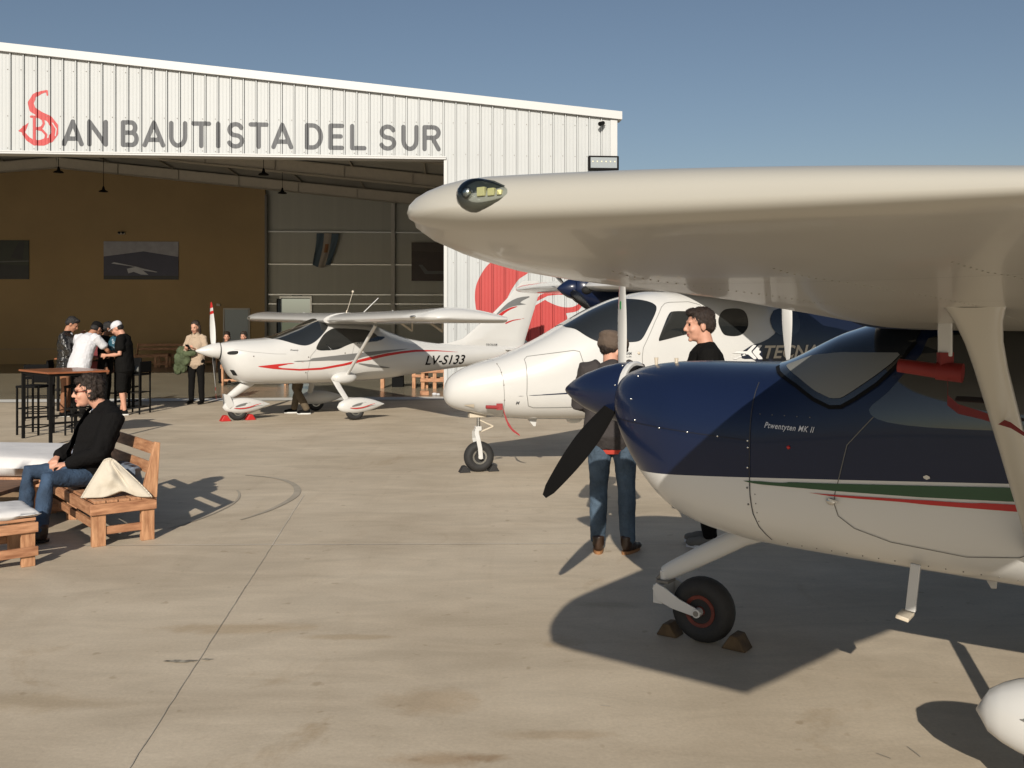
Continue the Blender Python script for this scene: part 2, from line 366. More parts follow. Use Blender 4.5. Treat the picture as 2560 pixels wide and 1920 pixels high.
for u in (0, W_):
    b = MB(); vs = []; n = 64
    ys = [-.02-i*(D_-.02)/n for i in range(n+1)]
    s = -1 if u == 0 else 1
    for i, y in enumerate(ys):
        o = .026*s if i % 2 else 0; vs += [(u+o, y, 0), (u+o, y, 6.34)]
    b.add(vs, [(2*i, 2*i+1, 2*i+3, 2*i+2) for i in range(n)])
    b.build('side_wall', M['sheet'], hangar, fix=False)
oa, ob_, oz = 9.231, 10.368, 2.614
b = MB()
def quad(b, u0, u1, z0, z1a, z1b, y): b.add([(u0,y,z0),(u1,y,z0),(u1,y,z1b),(u0,y,z1a)], [(0,1,2,3)])
tz = lambda u: topz(u)+.1
quad(b, 0, oa, 0, tz(0), tz(oa), -D_); quad(b, oa, ob_, oz, tz(oa), tz(ob_), -D_); quad(b, ob_, W_/2, 0, tz(ob_), tz(W_/2), -D_); quad(b, W_/2, W_, 0, tz(W_/2), tz(W_), -D_)
b.build('back_wall', M['greywall'], hangar, fix=False)
b = MB(); b.box((10.6+8.2, -D_+.2, 3.8), (16.0-.3, .14, 7.6)); bo = None
b = MB(); u0, u1 = 10.984, 28.0
yy = -D_+.3
b.add([(u0,yy,0),(u1,yy,0),(u1,yy,topz(u1)-.05),(W_/2,yy,topz(W_/2)-.05),(u0,yy,topz(u0)-.05),(u0,yy-.16,0),(u0,yy-.16,topz(u0)-.05)], [(0,1,2,3,4),(0,4,6,5)])
b.build('partition_wall', M['tan'], hangar, fix=False)
b = MB(); b.box((19.5, yy+.012, .6), (17, .02, .02)); b.box((u0-.03, yy+.02, 3.4), (.09, .06, 6.8)); b.build('partition_edge', M['steeldark'], hangar)
b = MB()
for (uu, u2) in ((-.05, W_/2), (W_/2, W_+.05)):
    b.add([(uu,-.02,topz(uu)+.12),(u2,-.02,topz(u2)+.12),(u2,-D_-.1,topz(u2)+.12),(uu,-D_-.1,topz(uu)+.12),(uu,-.02,topz(uu)+.17),(u2,-.02,topz(u2)+.17),(u2,-D_-.1,topz(u2)+.17),(uu,-D_-.1,topz(uu)+.17)],
          [(0,1,2,3),(4,7,6,5),(0,3,7,4),(1,5,6,2),(0,4,5,1),(3,2,6,7)])
b.build('roof', M['soffit'], hangar)
for y in (-5.9, -11.8, -17.45):
    b = MB()
    for (ua, ub) in ((.25, W_/2), (W_-.25, W_/2)):
        za, zb = topz(ua)-.36, topz(ub)-.36
        b.beam((ua, y, za+.20), (ub, y, zb+.20), .012, .40)
        for dz in (0, .41): b.beam((ua, y, za+dz), (ub, y, zb+dz), .16, .016)
        n = 8
        for i in range(1, n):
            t = i/n; b.box((ua+(ub-ua)*t, y, za+(zb-za)*t+.2), (.012, .15, .39))
    b.box((.3, y, 3.1), (.35, .16, 6.0)); b.box((W_-.3, y, 3.1), (.35, .16, 6.0))
    b.build('portal_frame', M['steel'], hangar)
for y in (-3, -8.8, -14.6):
    b = MB()
    for (ua, ub) in ((.25, W_/2), (W_-.25, W_/2)): b.beam((ua, y, topz(ua)+.02), (ub, y, topz(ub)+.02), .06, .10)
    b.build('rafter', M['steel'], hangar)
b = MB()
for u in (2,4.5,7,9.5,12,14.5,17,21,24,27,30,33,36): b.box((u, -D_/2, topz(u)+.07), (.05, D_-.4, .06))
b.build('purlins', M['steel'], hangar)
for z in (5.342, 4.013, 2.783, 2.406):
    b = MB()
    segs = [(.1, 5.77), (5.96, 10.9)] if z > 2.65 else [(.1, 5.77), (5.96, 9.14), (10.46, 10.9)]
    for s0, s1 in segs: b.box(((s0+s1)/2, -D_+.09, z), (s1-s0, .12, .05))
    b.build('girt', M['girt'], hangar)
b = MB(); b.box((5.864, -D_+.14, 3.35), (.163, .24, 6.7)); b.build('column', M['soffit'], hangar, bevel=.01)
b = MB(); b.box((9.19, -D_+.06, 1.36), (.07,.12,2.72)); b.box((10.41, -D_+.06, 1.36), (.07,.12,2.72)); b.box((9.8, -D_+.06, 2.68), (1.15,.12,.07)); b.build('doorway_frame', M['girt'], hangar)
b = MB(); b.box((10.42, -D_+.45, 1.3), (.05, .8, 2.6)); b.build('open_door', M['black'], hangar)
b = MB(); b.box((12.11, yy+.03, 1.113), (.92, .05, 2.14)); d = b.build('door', M['door'], hangar, bevel=.01)
b = MB(); b.box((12.45, yy+.08, 1.05), (.12,.03,.03)); b.build('handle', M['chrome'], d)
b = MB()
for c, s in (((12.11, yy+.03, 2.2), (1.04,.06,.06)), ((11.61, yy+.03, 1.1), (.06,.06,2.2)), ((12.61, yy+.03, 1.1), (.06,.06,2.2))): b.box(c, s)
b.build('door_frame', M['soffit'], d)
b = MB(); b.box((12.82, yy+.06, 2.36), (.14,.12,.10)); b.build('wall_speaker', M['steel'], hangar, bevel=.01)
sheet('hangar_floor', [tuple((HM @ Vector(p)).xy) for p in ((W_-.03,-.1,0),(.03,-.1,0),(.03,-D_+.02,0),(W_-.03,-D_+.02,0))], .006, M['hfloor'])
M['thresh'] = mat('white_floor_paint', (.74,.72,.66), .6, var=.06, vscale=2)
sheet('threshold_line', [tuple((HM @ Vector(p)).xy) for p in ((W_,.62,0),(.9,.62,0),(.9,-.12,0),(W_,-.12,0))], .010, M['thresh'])
b = MB()
for k in range(1, 52):
    u = .06+k*PER+.086
    for z in (1.55, 3.05, 4.55, HDR+.12, 6.2, 7.2):
        if z > topz(u)-.08 or (u > OPR-.02 and z < HDR+.08): continue
        b.box((u+random.uniform(-.004,.004), .006, z+random.uniform(-.01,.01)), (.016,.010,.016))
b.build('cladding_screws', M['steeldark'], hangar)
# lettering above the opening
def onwall(d=.003): return lambda u, z: (u, prof(u)+d, z)
ww = .049
def glyph(ch, u0, u1, z1, z0):       # u0 = left edge as read (larger u); returns list of strokes
    a, bq = u0-ww, u1+ww; t, bt = z1-ww, z0+ww; w = bq-a; h = t-bt; P = lambda x, y: (a+w*x, bt+h*y)
    def arcp(cx, cy, rx, ry, s, e, n=14): return [P(cx+rx*math.cos(R(s+(e-s)*i/n)), cy+ry*math.sin(R(s+(e-s)*i/n))) for i in range(n+1)]
    G = {'A': [[P(0,0), P(.5,1), P(1,0)], [P(.2,.24), P(.8,.24)]],
         'N': [[P(0,0), P(0,1), P(1,0), P(1,1)]],
         'B': [[P(.62,.54), P(0,.54), P(0,1), P(.6,1)]+arcp(.6,.77,.3,.23,90,-90), [P(0,.54), P(0,0), P(.65,0)]+arcp(.65,.27,.35,.27,-90,90)+[P(.55,.54)]],
         'U': [[P(0,1), P(0,.42)]+arcp(.5,.4,.5,.4,180,360)+[P(1,1)]],
         'T': [[P(0,1), P(1,1)], [P(.5,1), P(.5,0)]], 'I': [[P(.5,0), P(.5,1)]],
         'S': [arcp(.5,.75,.46,.25,20,270)+arcp(.5,.25,.5,.25,90,-160)],
         'D': [[P(0,0), P(0,1), P(.4,1)]+arcp(.4,.5,.6,.5,90,-90)+[P(0,0)]],
         'E': [[P(1,1), P(0,1), P(0,0), P(1,0)], [P(0,.52), P(.88,.52)]], 'L': [[P(0,1), P(0,0), P(1,0)]],
         'R': [[P(0,0), P(0,1), P(.62,1)]+arcp(.62,.76,.38,.24,90,-90)+[P(0,.52)], [P(.55,.52), P(1,0)]]}
    return G[ch]
LET = [('A',12.303,11.834),('N',11.766,11.32),('B',11.048,10.662),('A',10.584,10.093),('U',10.015,9.619),('T',9.535,9.103),('I',8.987,8.915),('S',8.767,8.38),('T',8.291,7.849),('A',7.795,7.31),('D',7.06,6.655),('E',6.54,6.187),('L',6.06,5.692),('S',5.416,5.028),('U',4.919,4.529),('R',4.445,4.031)]
for ch, a, e in LET:
    if ch == 'I': a, e = a+.01, e-.01
    st = glyph(ch, a, e, 6.145, 5.555)
    def fld(X, Y, st=st):
        F = np.full(X.shape, -1e9)
        for s in st: F = np.maximum(F, sdf_stroke(s, ww, X, Y))
        return F
    lo, hi = e-.02, a+.02
    us = sorted(set(ribu(lo, hi)) | set(np.round(np.arange(lo, hi, .016), 5))); us = np.array([us[0]]+[x for x, y in zip(us[1:], us) if x-y > .0008])
    patch('letter', M['letter'], hangar, 0, 0, 5.53, 6.17, .016, fld, onwall(.0035), us=us)
Sp = [(12.606,6.664,.017),(12.618,6.755,.022),(12.737,6.721,.032),(12.874,6.649,.050),(12.959,6.489,.060),(12.92,6.348,.068),(12.752,6.24,.063),(12.569,6.149,.07),(12.453,5.992,.076),(12.447,5.834,.072),(12.538,5.691,.062),(12.691,5.616,.057),(12.874,5.613,.055),(13.011,5.699,.048),(13.102,5.824,.032),(13.148,5.902,.025)]
Bp = [[(12.874,6.175),(12.874,5.654)],[(12.95,6.19),(12.783,6.185),(12.70,6.13),(12.68,6.04),(12.722,5.96),(12.843,5.925),(12.72,5.90),(12.63,5.80),(12.65,5.70),(12.76,5.655),(12.95,5.648)],[(12.95,6.19),(12.83,6.19)]]
def emb(X, Y):
    F = sdf_stroke([p[:2] for p in Sp], [p[2] for p in Sp], X, Y)
    F = np.maximum(F, sdf_poly([(13.224,5.869),(13.102,5.982),(12.996,6.063),(13.041,5.935),(13.087,5.824)], X, Y))
    gap = sdf_stroke([(12.50,6.06),(12.42,5.93),(12.44,5.78)], .012, X, Y); F = np.minimum(F, -gap)
    for s, r in zip(Bp, (.036, .020, .014)):
        d = sdf_stroke(s, r, X, Y); F = np.minimum(F, -(d+.009)) ; 
    for s, r in zip(Bp, (.038, .026, .018)): F = np.maximum(F, sdf_stroke(s, r, X, Y))
    return F
us = sorted(set(ribu(12.34, 13.26)) | set(np.round(np.arange(12.34, 13.26, .014), 5))); us = np.array([us[0]]+[x for x, y in zip(us[1:], us) if x-y > .0008])
patch('emblem', M['redlogo'], hangar, 0, 0, 5.5, 6.84, .014, emb, onwall(.0035), us=us)
big1 = smoothpoly([(2.917,3.045),(3.098,2.823),(3.229,2.544),(3.262,2.282),(3.237,2.004),(3.188,1.774),(3.081,1.561),(2.885,1.364),(2.769,1.561),(2.621,2.021),(2.457,2.382),(2.358,2.547),(2.259,2.678),(2.11,2.778),(1.953,2.885),(1.697,2.993),(1.862,3.174),(2.193,3.304),(2.589,3.252)])
big2 = [(1.904,2.153),(1.862,2.235),(1.779,2.318),(1.564,2.401),(1.199,2.369),(1.032,2.319),(1.365,2.327),(1.597,2.302),(1.73,2.236)]
big3 = [(2.127,1.314),(2.028,1.725),(1.904,2.071),(1.763,2.153),(1.663,2.211),(1.6,2.17),(1.531,2.137),(1.45,2.10),(1.365,2.071),(1.28,2.05),(1.199,2.038),(1.11,2.038),(1.032,2.047),(.96,2.075),(.916,2.105),(.885,2.16),(.866,2.221),(.807,2.221),(.805,2.14),(.816,2.072),(.845,2.02),(.882,1.981),(.95,1.945),(1.032,1.926),(1.182,1.906),(1.149,1.807),(1.165,1.725),(1.282,1.395),(1.531,1.148),(1.862,1.066)]
def bigf(X, Y): return np.maximum(np.maximum(sdf_poly(big1, X, Y), sdf_poly(big2, X, Y)), sdf_poly(big3, X, Y))
us = sorted(set(ribu(.75, 3.35)) | set(np.round(np.arange(.75, 3.35, .025), 5))); us = np.array([us[0]]+[x for x, y in zip(us[1:], us) if x-y > .0008])
patch('wall_emblem', M['redbig'], hangar, 0, 0, 1.0, 3.4, .025, bigf, onwall(.0035), us=us)

def hthing(name, label, cat, p, group=None):      # a thing hung on or standing in the hangar, aligned with it
    return thing(name, label, cat, tuple(HM @ Vector(p)), HA, group)
# flood light, camera
t = hthing('floodlight', 'black rectangular LED floodlight on the upper right corner of the hangar front', 'floodlight', (.36,.12,5.3))
b = MB(); b.box((0,.1,0), (.70,.12,.33)); b.build('housing', M['black'], t, bevel=.02)
b = MB(); b.box((0,.165,.005), (.60,.012,.235)); b.build('lens', mat('floodlight_glass', (.33,.36,.37), .12, coat=1), t)
M['led'] = mat('led_cell', (.85,.80,.55), .3)
for i in range(6): b = MB(); b.box((-.25+.1*i,.174,.03), (.026,.008,.03)); b.build('led', M['led'], t)
b = MB(); b.beam((-.12,-.04,-.2),(-.12,.1,-.13),.03,.02); b.beam((.12,-.04,-.2),(.12,.1,-.13),.03,.02); b.box((0,-.03,-.2),(.4,.03,.05)); b.build('bracket', M['black'], t)
t = hthing('security_camera', 'small dark security camera near the top right corner of the hangar', 'camera', (.34,.06,6.24))
b = MB(); b.tube((0,.05,0),(.1,.16,-.05),.045,.05,12); b.build('camera_body', M['black'], t, smooth=True)
b = MB(); b.tube((0,-.03,.02),(0,.06,0),.02,.02,8); b.box((0,-.035,.02),(.12,.02,.1)); b.build('bracket', M['trim'], t)
# pendant lamps
for i, (u, y, z, rod, lab) in enumerate([(16.895,-12,6.80,.9,'dark pendant lamp under the ridge, highest and leftmost of four'),(16.418,-15,6.55,1.3,'dark pendant lamp hanging low before the ochre wall'),(9.532,-9,6.36,.75,'dark pendant lamp close under the opening, nearest the letters'),(9.571,-13,6.30,.8,'dark pendant lamp in front of the pale rafter, furthest right')]):
    t = hthing('pendant_lamp', lab, 'lamp', (u,y,z), 'pendant lamps inside the hangar')
    b = MB(); b.lathe([(-.045,.165),(-.04,.17),(0,.13),(.03,.065),(.06,.05),(.15,.03),(.17,.012)], (0,0,0), (0,0,1), 20); b.build('lamp_shade', M['black'], t, smooth=True)
    b = MB(); b.tube((0,0,.15),(0,0,rod),.010,.010,6); b.build('rod', M['black'], t)
# pictures
def poster(label, u0, u1, z0, z1, y, draw):
    t = hthing('framed_poster', label, 'poster', ((u0+u1)/2, y, z0))
    w, h = u0-u1, z1-z0
    b = MB(); b.box((0,0,h/2), (w,.03,h)); b.build('panel', draw['bg'], t)
    for nm, m, pts in draw['shapes']:
        q = [(w/2-w*x, .0175+.002*draw['shapes'].index((nm,m,pts)), h*yy_) for x, yy_ in pts]
        bb = MB(); bb.add(q, [tuple(range(len(q)))]); bb.build(nm, m, t, fix=False)
    return t
MP = {k: mat('poster_'+k, c, .5, var=.15, vscale=3) for k, c in dict(sky=(.34,.33,.35), navy=(.045,.045,.08), white=(.50,.50,.52), dark=(.02,.02,.018), green=(.03,.035,.02), grey=(.12,.12,.11), brown=(.05,.032,.024), brown2=(.075,.055,.04)).items()}
poster('wide aircraft poster with dark hangar roof and white plane, middle of the ochre wall', 17.295, 14.391, 3.367, 4.886, yy+.03, dict(bg=MP['sky'], shapes=[
  ('roof_print', MP['navy'], [(0,0),(1,0),(1,.60),(.53,.74),(0,.60)]),
  ('plane_print', MP['white'], [(.10,.42),(.14,.45),(.45,.33),(.5,.30),(.72,.20),(.70,.19),(.52,.24),(.60,.12),(.50,.13),(.40,.20),(.33,.16),(.31,.28),(.42,.33)]),
  ('apron_print', MP['dark'], [(0,0),(1,0),(1,.10),(0,.10)])]))
poster('dark green aircraft poster cut by the left edge of the photo', 21.715, 20.165, 3.364, 4.904, yy+.03, dict(bg=MP['green'], shapes=[
  ('field_print', MP['grey'], [(0,.42),(1,.45),(1,.48),(0,.45)]), ('tail_print', MP['dark'], [(.55,.55),(.75,.95),(.9,.95),(.85,.5)]), ('ground_print', MP['dark'], [(0,0),(1,0),(1,.35),(0,.4)])]))
poster('dark brown aircraft poster beside the right edge of the hangar opening', 5.111, 3.533, 3.353, 4.929, -D_+.2, dict(bg=MP['brown'], shapes=[
  ('sky_print', MP['brown2'], [(0,.78),(1,.74),(1,1),(0,1)]), ('plane_print', MP['grey'], [(.18,.42),(.28,.42),(.42,.26),(.95,.26),(.95,.18),(.35,.18)])]))
t = hthing('emergency_light', 'small twin emergency light high on the ochre wall above the poster', 'light fitting', (16.603, yy+.05, 5.2))
b = MB(); b.box((0,0,0), (.26,.08,.08)); b.build('case', M['steel'], t); b = MB(); b.tube((-.07,.03,.02),(-.07,.10,.02),.05,.05,10); b.tube((.07,.03,.02),(.07,.10,.02),.05,.05,10); b.build('lamp_heads', M['dark'], t)
t = hthing('exit_sign', 'small dark exit box above the open back doorway', 'sign', (9.75, -D_+.08, 2.72))
b = MB(); b.box((0,0,0), (.42,.06,.16)); b.build('case', mat('exit_case', (.03,.05,.03), .5), t)
# flag
def flagf(i, j):
    x = i/12; z = j/16
    top = (8.946+(8.039-8.946)*x, 5.27); bot = (9.10+(8.38-9.10)*x+.05*math.sin(x*9), 3.93+.06*math.cos(x*7))
    u = top[0]*(1-z)+bot[0]*z-.06*math.sin(z*2.5)*(1-z)*1.2; zz = top[1]*(1-z)+bot[1]*z
    return (u, -D_+.25+.07*math.sin(x*14+z*3)*(.4+z), zz)
fl = MB(); fl.add([flagf(i, j) for j in range(17) for i in range(13)], [])
fl.f = [(j*13+i, j*13+i+1, j*13+i+14, j*13+i+13) for j in range(16) for i in range(12)]
fl.mi = [1 if (i < 4 or i > 7) else (2 if 4 < j < 9 and 4 < i < 7 else 0) for j in range(16) for i in range(12)]
fo = fl.build('flag', [mat('flag_white', (.42,.36,.29), .8), mat('flag_blue', (.10,.14,.17), .8), mat('flag_sun', (.30,.14,.06), .8)], None, smooth='all', fix=False)
fo.location = HO; fo.rotation_euler = (0,0,HA); tag(fo, 'faded blue and white flag draped over steel rails of the grey back wall', 'flag')
# ---------------------------------------------------------------- aircraft
def interp(S, a):
    xs = [s[0] for s in S]; a = min(max(a, xs[0]), xs[-1]); i = min(max(bisect.bisect_right(xs, a)-1, 0), len(S)-2)
    def slope(j, k):
        if j <= 0 or j >= len(S)-1:
            j0 = max(j-1, 0); j1 = min(j+1, len(S)-1); return (S[j1][k]-S[j0][k])/(S[j1][0]-S[j0][0])
        d0 = (S[j][k]-S[j-1][k])/(S[j][0]-S[j-1][0]); d1 = (S[j+1][k]-S[j][k])/(S[j+1][0]-S[j][0])
        return 0 if d0*d1 <= 0 else 2*d0*d1/(d0+d1)
    h = S[i+1][0]-S[i][0]; t = (a-S[i][0])/h; r = []
    for k in range(1, 6):
        m0 = slope(i, k)*h; m1 = slope(i+1, k)*h; p0 = S[i][k]; p1 = S[i+1][k]
        r.append((2*t**3-3*t*t+1)*p0+(t**3-2*t*t+t)*m0+(-2*t**3+3*t*t)*p1+(t**3-t*t)*m1)
    return r
class Fus:
    def __init__(s, S): s.S = S; s.cache = {}
    def sec(s, a):
        k = round(a, 4)
        if k not in s.cache: s.cache[k] = interp(s.S, a)
        return s.cache[k]
    def pt(s, a, th, sgn=1):          # th -90..90 deg; returns local (a, -l, z)
        zt, zb, hw, zw, n = s.sec(a); si = math.sin(th); co = max(math.cos(th), 0)
        z = zw+((zt-zw) if si > 0 else (zw-zb))*math.copysign(abs(si)**(2/n), si)
        return Vector((a, -sgn*hw*co**(2/n), z))
    def nrm(s, a, th, sgn=1):
        e = 1e-3; th0 = min(max(th, -1.55), 1.55)
        da = s.pt(a+e, th0, sgn)-s.pt(a-e, th0, sgn); dt = s.pt(a, th0+e, sgn)-s.pt(a, th0-e, sgn)
        n = da.cross(dt); n.normalize()
        if n.y*(-sgn) < 0 and abs(n.y) > 1e-6: n = -n
        return n
    def th_of(s, a, z):
        zt, zb, hw, zw, n = s.sec(a); q = (z-zw)/(zt-zw) if z > zw else (zw-z)/(zw-zb); q = min(max(q, 0), 1)
        return math.copysign(math.asin(q**(n/2)), z-zw)
    def on(s, a, z, sgn=1, d=.004):
        th = s.th_of(a, z); return s.pt(a, th, sgn)+s.nrm(a, th, sgn)*d
    def mesh(s, na=110, nt=28):
        b = MB(); a0, a1 = s.S[0][0], s.S[-1][0]; rs = []
        for i in range(na+1):
            t = i/na; a = a0+(a1-a0)*(t**1.35)
            r = [s.pt(a, -math.pi/2+math.pi*j/nt, 1) for j in range(nt+1)]+[s.pt(a, math.pi/2-math.pi*j/nt, -1) for j in range(1, nt)]
            rs.append(r)
        return b.rings(rs)
    def patch(s, name, m, parent, poly, step=.02, sgn=1, d=.004, smooth=0, field=None, label=None):
        if smooth: poly = smoothpoly(poly, smooth)
        if field is None: field = lambda X, Z: sdf_poly(poly, X, Z)
        a0 = min(p[0] for p in poly)-step; a1 = max(p[0] for p in poly)+step
        us = np.arange(max(a0, s.S[0][0]), a1, step); am = (a0+a1)/2; zs = [p[1] for p in poly]
        sc = s.sec(am); girth = (sc[0]-sc[1])*1.6; nth = int(girth/step)+8
        tl = min(s.th_of(a, min(zs)) for a in (a0, am, a1))-.1; thh = max(s.th_of(a, max(zs)) for a in (a0, am, a1))+.12
        tl = max(tl, -math.pi/2); thh = min(thh, math.pi/2-.001)
        ths = np.linspace(tl, thh, max(6, int(nth*(thh-tl)/math.pi)+2))
        Z = np.array([[s.pt(u, t).z for u in us] for t in ths]); A = np.tile(us, (len(ths), 1))
        pts, fs = march(us, ths, field(A, Z)); b = MB()
        b.add([s.pt(u, t, sgn)+s.nrm(u, t, sgn)*d for u, t in pts], fs if sgn > 0 else [f[::-1] for f in fs])
        return b.build(name, m, parent, smooth='all', fix=False, label=label)
    def line(s, name, m, parent, pts, w=.006, sgn=1, d=.003):
        q = []
        for p0, p1 in zip(pts, pts[1:]):
            n = max(1, int(math.dist(p0, p1)/.04)); q += [(p0[0]+(p1[0]-p0[0])*i/n, p0[1]+(p1[1]-p0[1])*i/n) for i in range(n)]
        q.append(pts[-1]); b = MB(); vs = []
        for i, p in enumerate(q):
            a = s.on(*p, sgn, d); nx = s.on(*q[min(i+1, len(q)-1)], sgn, d); pv = s.on(*q[max(i-1, 0)], sgn, d)
            t = (nx-pv).normalized(); n = s.nrm(p[0], s.th_of(*p), sgn); c = t.cross(n)*w/2; vs += [a+c, a-c]
        b.add(vs, [(2*i, 2*i+1, 2*i+3, 2*i+2) for i in range(len(q)-1)]); return b.build(name, m, parent, fix=False)
    def text(s, name, m, parent, string, bl, br, ht, shear=.25, bold=.01, sgn=1, d=.005, space=1):
        v, f, (x0, x1, y0, y1) = text_mesh(string, 1, shear, bold, space); b = MB()
        bm = bmesh.new(); vv = [bm.verts.new((x, y, 0)) for x, y in v]
        for q in f:
            try: bm.faces.new([vv[i] for i in q])
            except ValueError: pass
        bmesh.ops.triangulate(bm, faces=bm.faces[:])
        nx = max(2, int(math.dist(bl, br)/.05)); cuts = [((x0+(x1-x0)*i/nx, 0, 0), (1,0,0)) for i in range(1, nx)]+[((0, y0+(y1-y0)*i/5, 0), (0,1,0)) for i in range(1, 5)]
        for co, no in cuts: bmesh.ops.bisect_plane(bm, geom=bm.verts[:]+bm.edges[:]+bm.faces[:], plane_co=co, plane_no=no)
        bm.verts.index_update(); v = [(q.co.x, q.co.y) for q in bm.verts]; f = [tuple(q.index for q in fc.verts) for fc in bm.faces]; bm.free()
        ax = Vector(br)-Vector(bl); up = Vector((0, ht)); vs = []
        for x, y in v:
            p = Vector(bl)+ax*((x-x0)/(x1-x0))+up*(y/(.73)); vs.append(s.on(p.x, p.y, sgn, d))
        b.add(vs, f); return b.build(name, m, parent, fix=False)
    def dots(s, name, m, parent, pts, r=.007, sgn=1):
        b = MB()
        for a, z in pts: b.ell(s.on(a, z, sgn, .001), (r, r, r), nu=8, nv=6)
        return b.build(name, m, parent, smooth=True)
def airfoil(n=15, t=.14, camber=.03, blunt=0):
    def half(x):
        if blunt < 0: return t/2*((1-((.13-x)/.13)**2)**.5 if x < .13 else (1-((x-.13)/.87)**2.0))+.001
        return 5*t*(.2969*math.sqrt(x)-.126*x-.3516*x*x+.2843*x**3-.1036*x**4)+blunt*x
    def cam(x): return camber*(1-(2*x-.8)**2/1.44) if x > .4 else camber*(1-((.4-x)/.4)**2)
    xs = [(1-math.cos(math.pi*i/n))/2 for i in range(n+1)]
    up = [(x, cam(x)+half(x)) for x in xs]; lo = [(x, cam(x)-half(x)) for x in xs]
    return up+lo[::-1][1:-1]
def wing(parent, secs, m, name='wing', t=.14, sgn=1, camber=.03, n=15, blunt=0):    # secs: (l, aLE, chord, z, thick scale[, incidence deg])
    b = MB(); af = airfoil(n, t, camber, blunt); rs = []
    for s in secs:
        l, a, c, z, k = s[:5]; inc = R(s[5] if len(s) > 5 else 0); r = []
        for x, y in af:
            X = (x-.3)*c; Y = (y*k)*c; y = y*s[6] if (len(s) > 6 and y < 0) else y; Y = y*k*c; r.append(Vector((a+.3*c+X*math.cos(inc)+Y*math.sin(inc), -sgn*l, z-X*math.sin(inc)+Y*math.cos(inc))))
        rs.append(r)
    b.rings(rs); return b.build(name, m, parent, smooth=True)
def tipcap(l, a, c, z, k, dl, n=7, back=.25, inc=0, te=.22):
    out = []
    for i in range(1, n+1):
        t = math.sin(math.pi/2*i/n); q = math.sqrt(max(0, 1-t*t)); q = max(q, .03)
        out.append((l+dl*t, a+(1-q)*c*back, c*(1-(1-q)*(back+te)), z, k*(q**.75), inc))
    return out
def blade(parent, hub, ang, Rr, mats, name='propeller_blade', cmax=.12, root=.08, tipm=None, hand=1, sweep=0, pitch=1.35, betas=None):
    # blade in the (lateral, z) plane at axial position hub.x ; ang from straight up toward port
    b = MB(); er = Vector((0, -math.sin(ang), math.cos(ang))); et = Vector((0, -math.cos(ang), -math.sin(ang)))*hand; ea = Vector((-1, 0, 0))
    N = 14; rs = []; nn = 12
    for i in range(N+1):
        t = i/N; r = root+(Rr-root)*t
        c = cmax*(.55+.45*math.sin(min(1, t/.45)*math.pi/2)) if t < .45 else cmax*(1-.62*((t-.45)/.55)**1.7)
        th = .24*(1-t)**1.5+.09; be = math.atan2(pitch*.5, 2*math.pi*max(r, .18)*.75)+.06
        if i == N: c *= .55
        cd = et*math.cos(be)+ea*math.sin(be); nd = ea*math.cos(be)-et*math.sin(be); ctr = Vector(hub)+er*r-et*sweep*t*t
        if betas: be = R(betas[0]+(betas[1]-betas[0])*t); cd = et*math.cos(be)+ea*math.sin(be); nd = ea*math.cos(be)-et*math.sin(be)
        ring = []
        for j in range(nn):
            p = 2*math.pi*j/nn; ring.append(ctr+cd*(c*.5*math.cos(p))+nd*(c*th*.5*math.sin(p)*(1 if math.sin(p) > 0 else .4)))
        rs.append(ring)
    b.rings(rs)
    b.mi = [0]*len(b.f)
    for k, f in enumerate(b.f[:-2]):
        seg = k//nn; j = k % nn
        front = j < nn/2
        b.mi[k] = 0 if front else 1
        if tipm and seg >= N-2: b.mi[k] = 2
        if tipm and seg in (N-4,) : b.mi[k] = 2
    return b.build(name, mats, parent, smooth=True)
def wheel(parent, c, r, w, axis=(0,1,0), rimr=.5, rimm=None, hubm=None, spokes=6):
    t = MB(); n = 14; prof_ = []
    for i in range(n+1):
        p = -math.pi/2*1.25+math.pi*1.25*i/n; prof_.append((w/2*math.sin(p)*1.0, r-.30*r+.30*r*max(math.cos(p), -.6)))
    c = Vector(c); ax = Vector(axis)
    prof_ = [(-w*.36, r*rimr)]+[(x, y) for x, y in prof_ if y > r*rimr]+[(w*.36, r*rimr)]
    t.lathe(prof_, c, ax, 32); o = t.build('tyre', M['rubber'], parent, smooth=True)
    g = MB(); rr = r*rimr
    g.lathe([(-w*.40, rr*.80), (-w*.41, rr*1.03), (-w*.36, rr*1.05), (w*.36, rr*1.05), (w*.41, rr*1.03), (w*.40, rr*.80), (w*.20, rr*.75), (-w*.20, rr*.75), (-w*.40, rr*.80)], c, ax, 28, cap=False)
    g.lathe([(-w*.46, rr*.28), (-w*.30, rr*.36), (w*.30, rr*.36), (w*.46, rr*.28)], c, ax, 14)
    y = Vector((0,0,1)).cross(ax).normalized(); z = ax.cross(y)
    for i in range(spokes):
        a = 2*math.pi*i/spokes; d = y*math.cos(a)+z*math.sin(a)
        g.beam(c+d*rr*.3, c+d*rr*.85, w*.62, rr*.20, up=tuple(ax.cross(d)))
    g.build('rim', rimm or M['chrome'], parent, smooth=True)
    k = MB(); k.tube(c-ax*.006, c+ax*.006, rr*.8, rr*.8, 24); k.build('hub_web', M['dark'], parent); return o
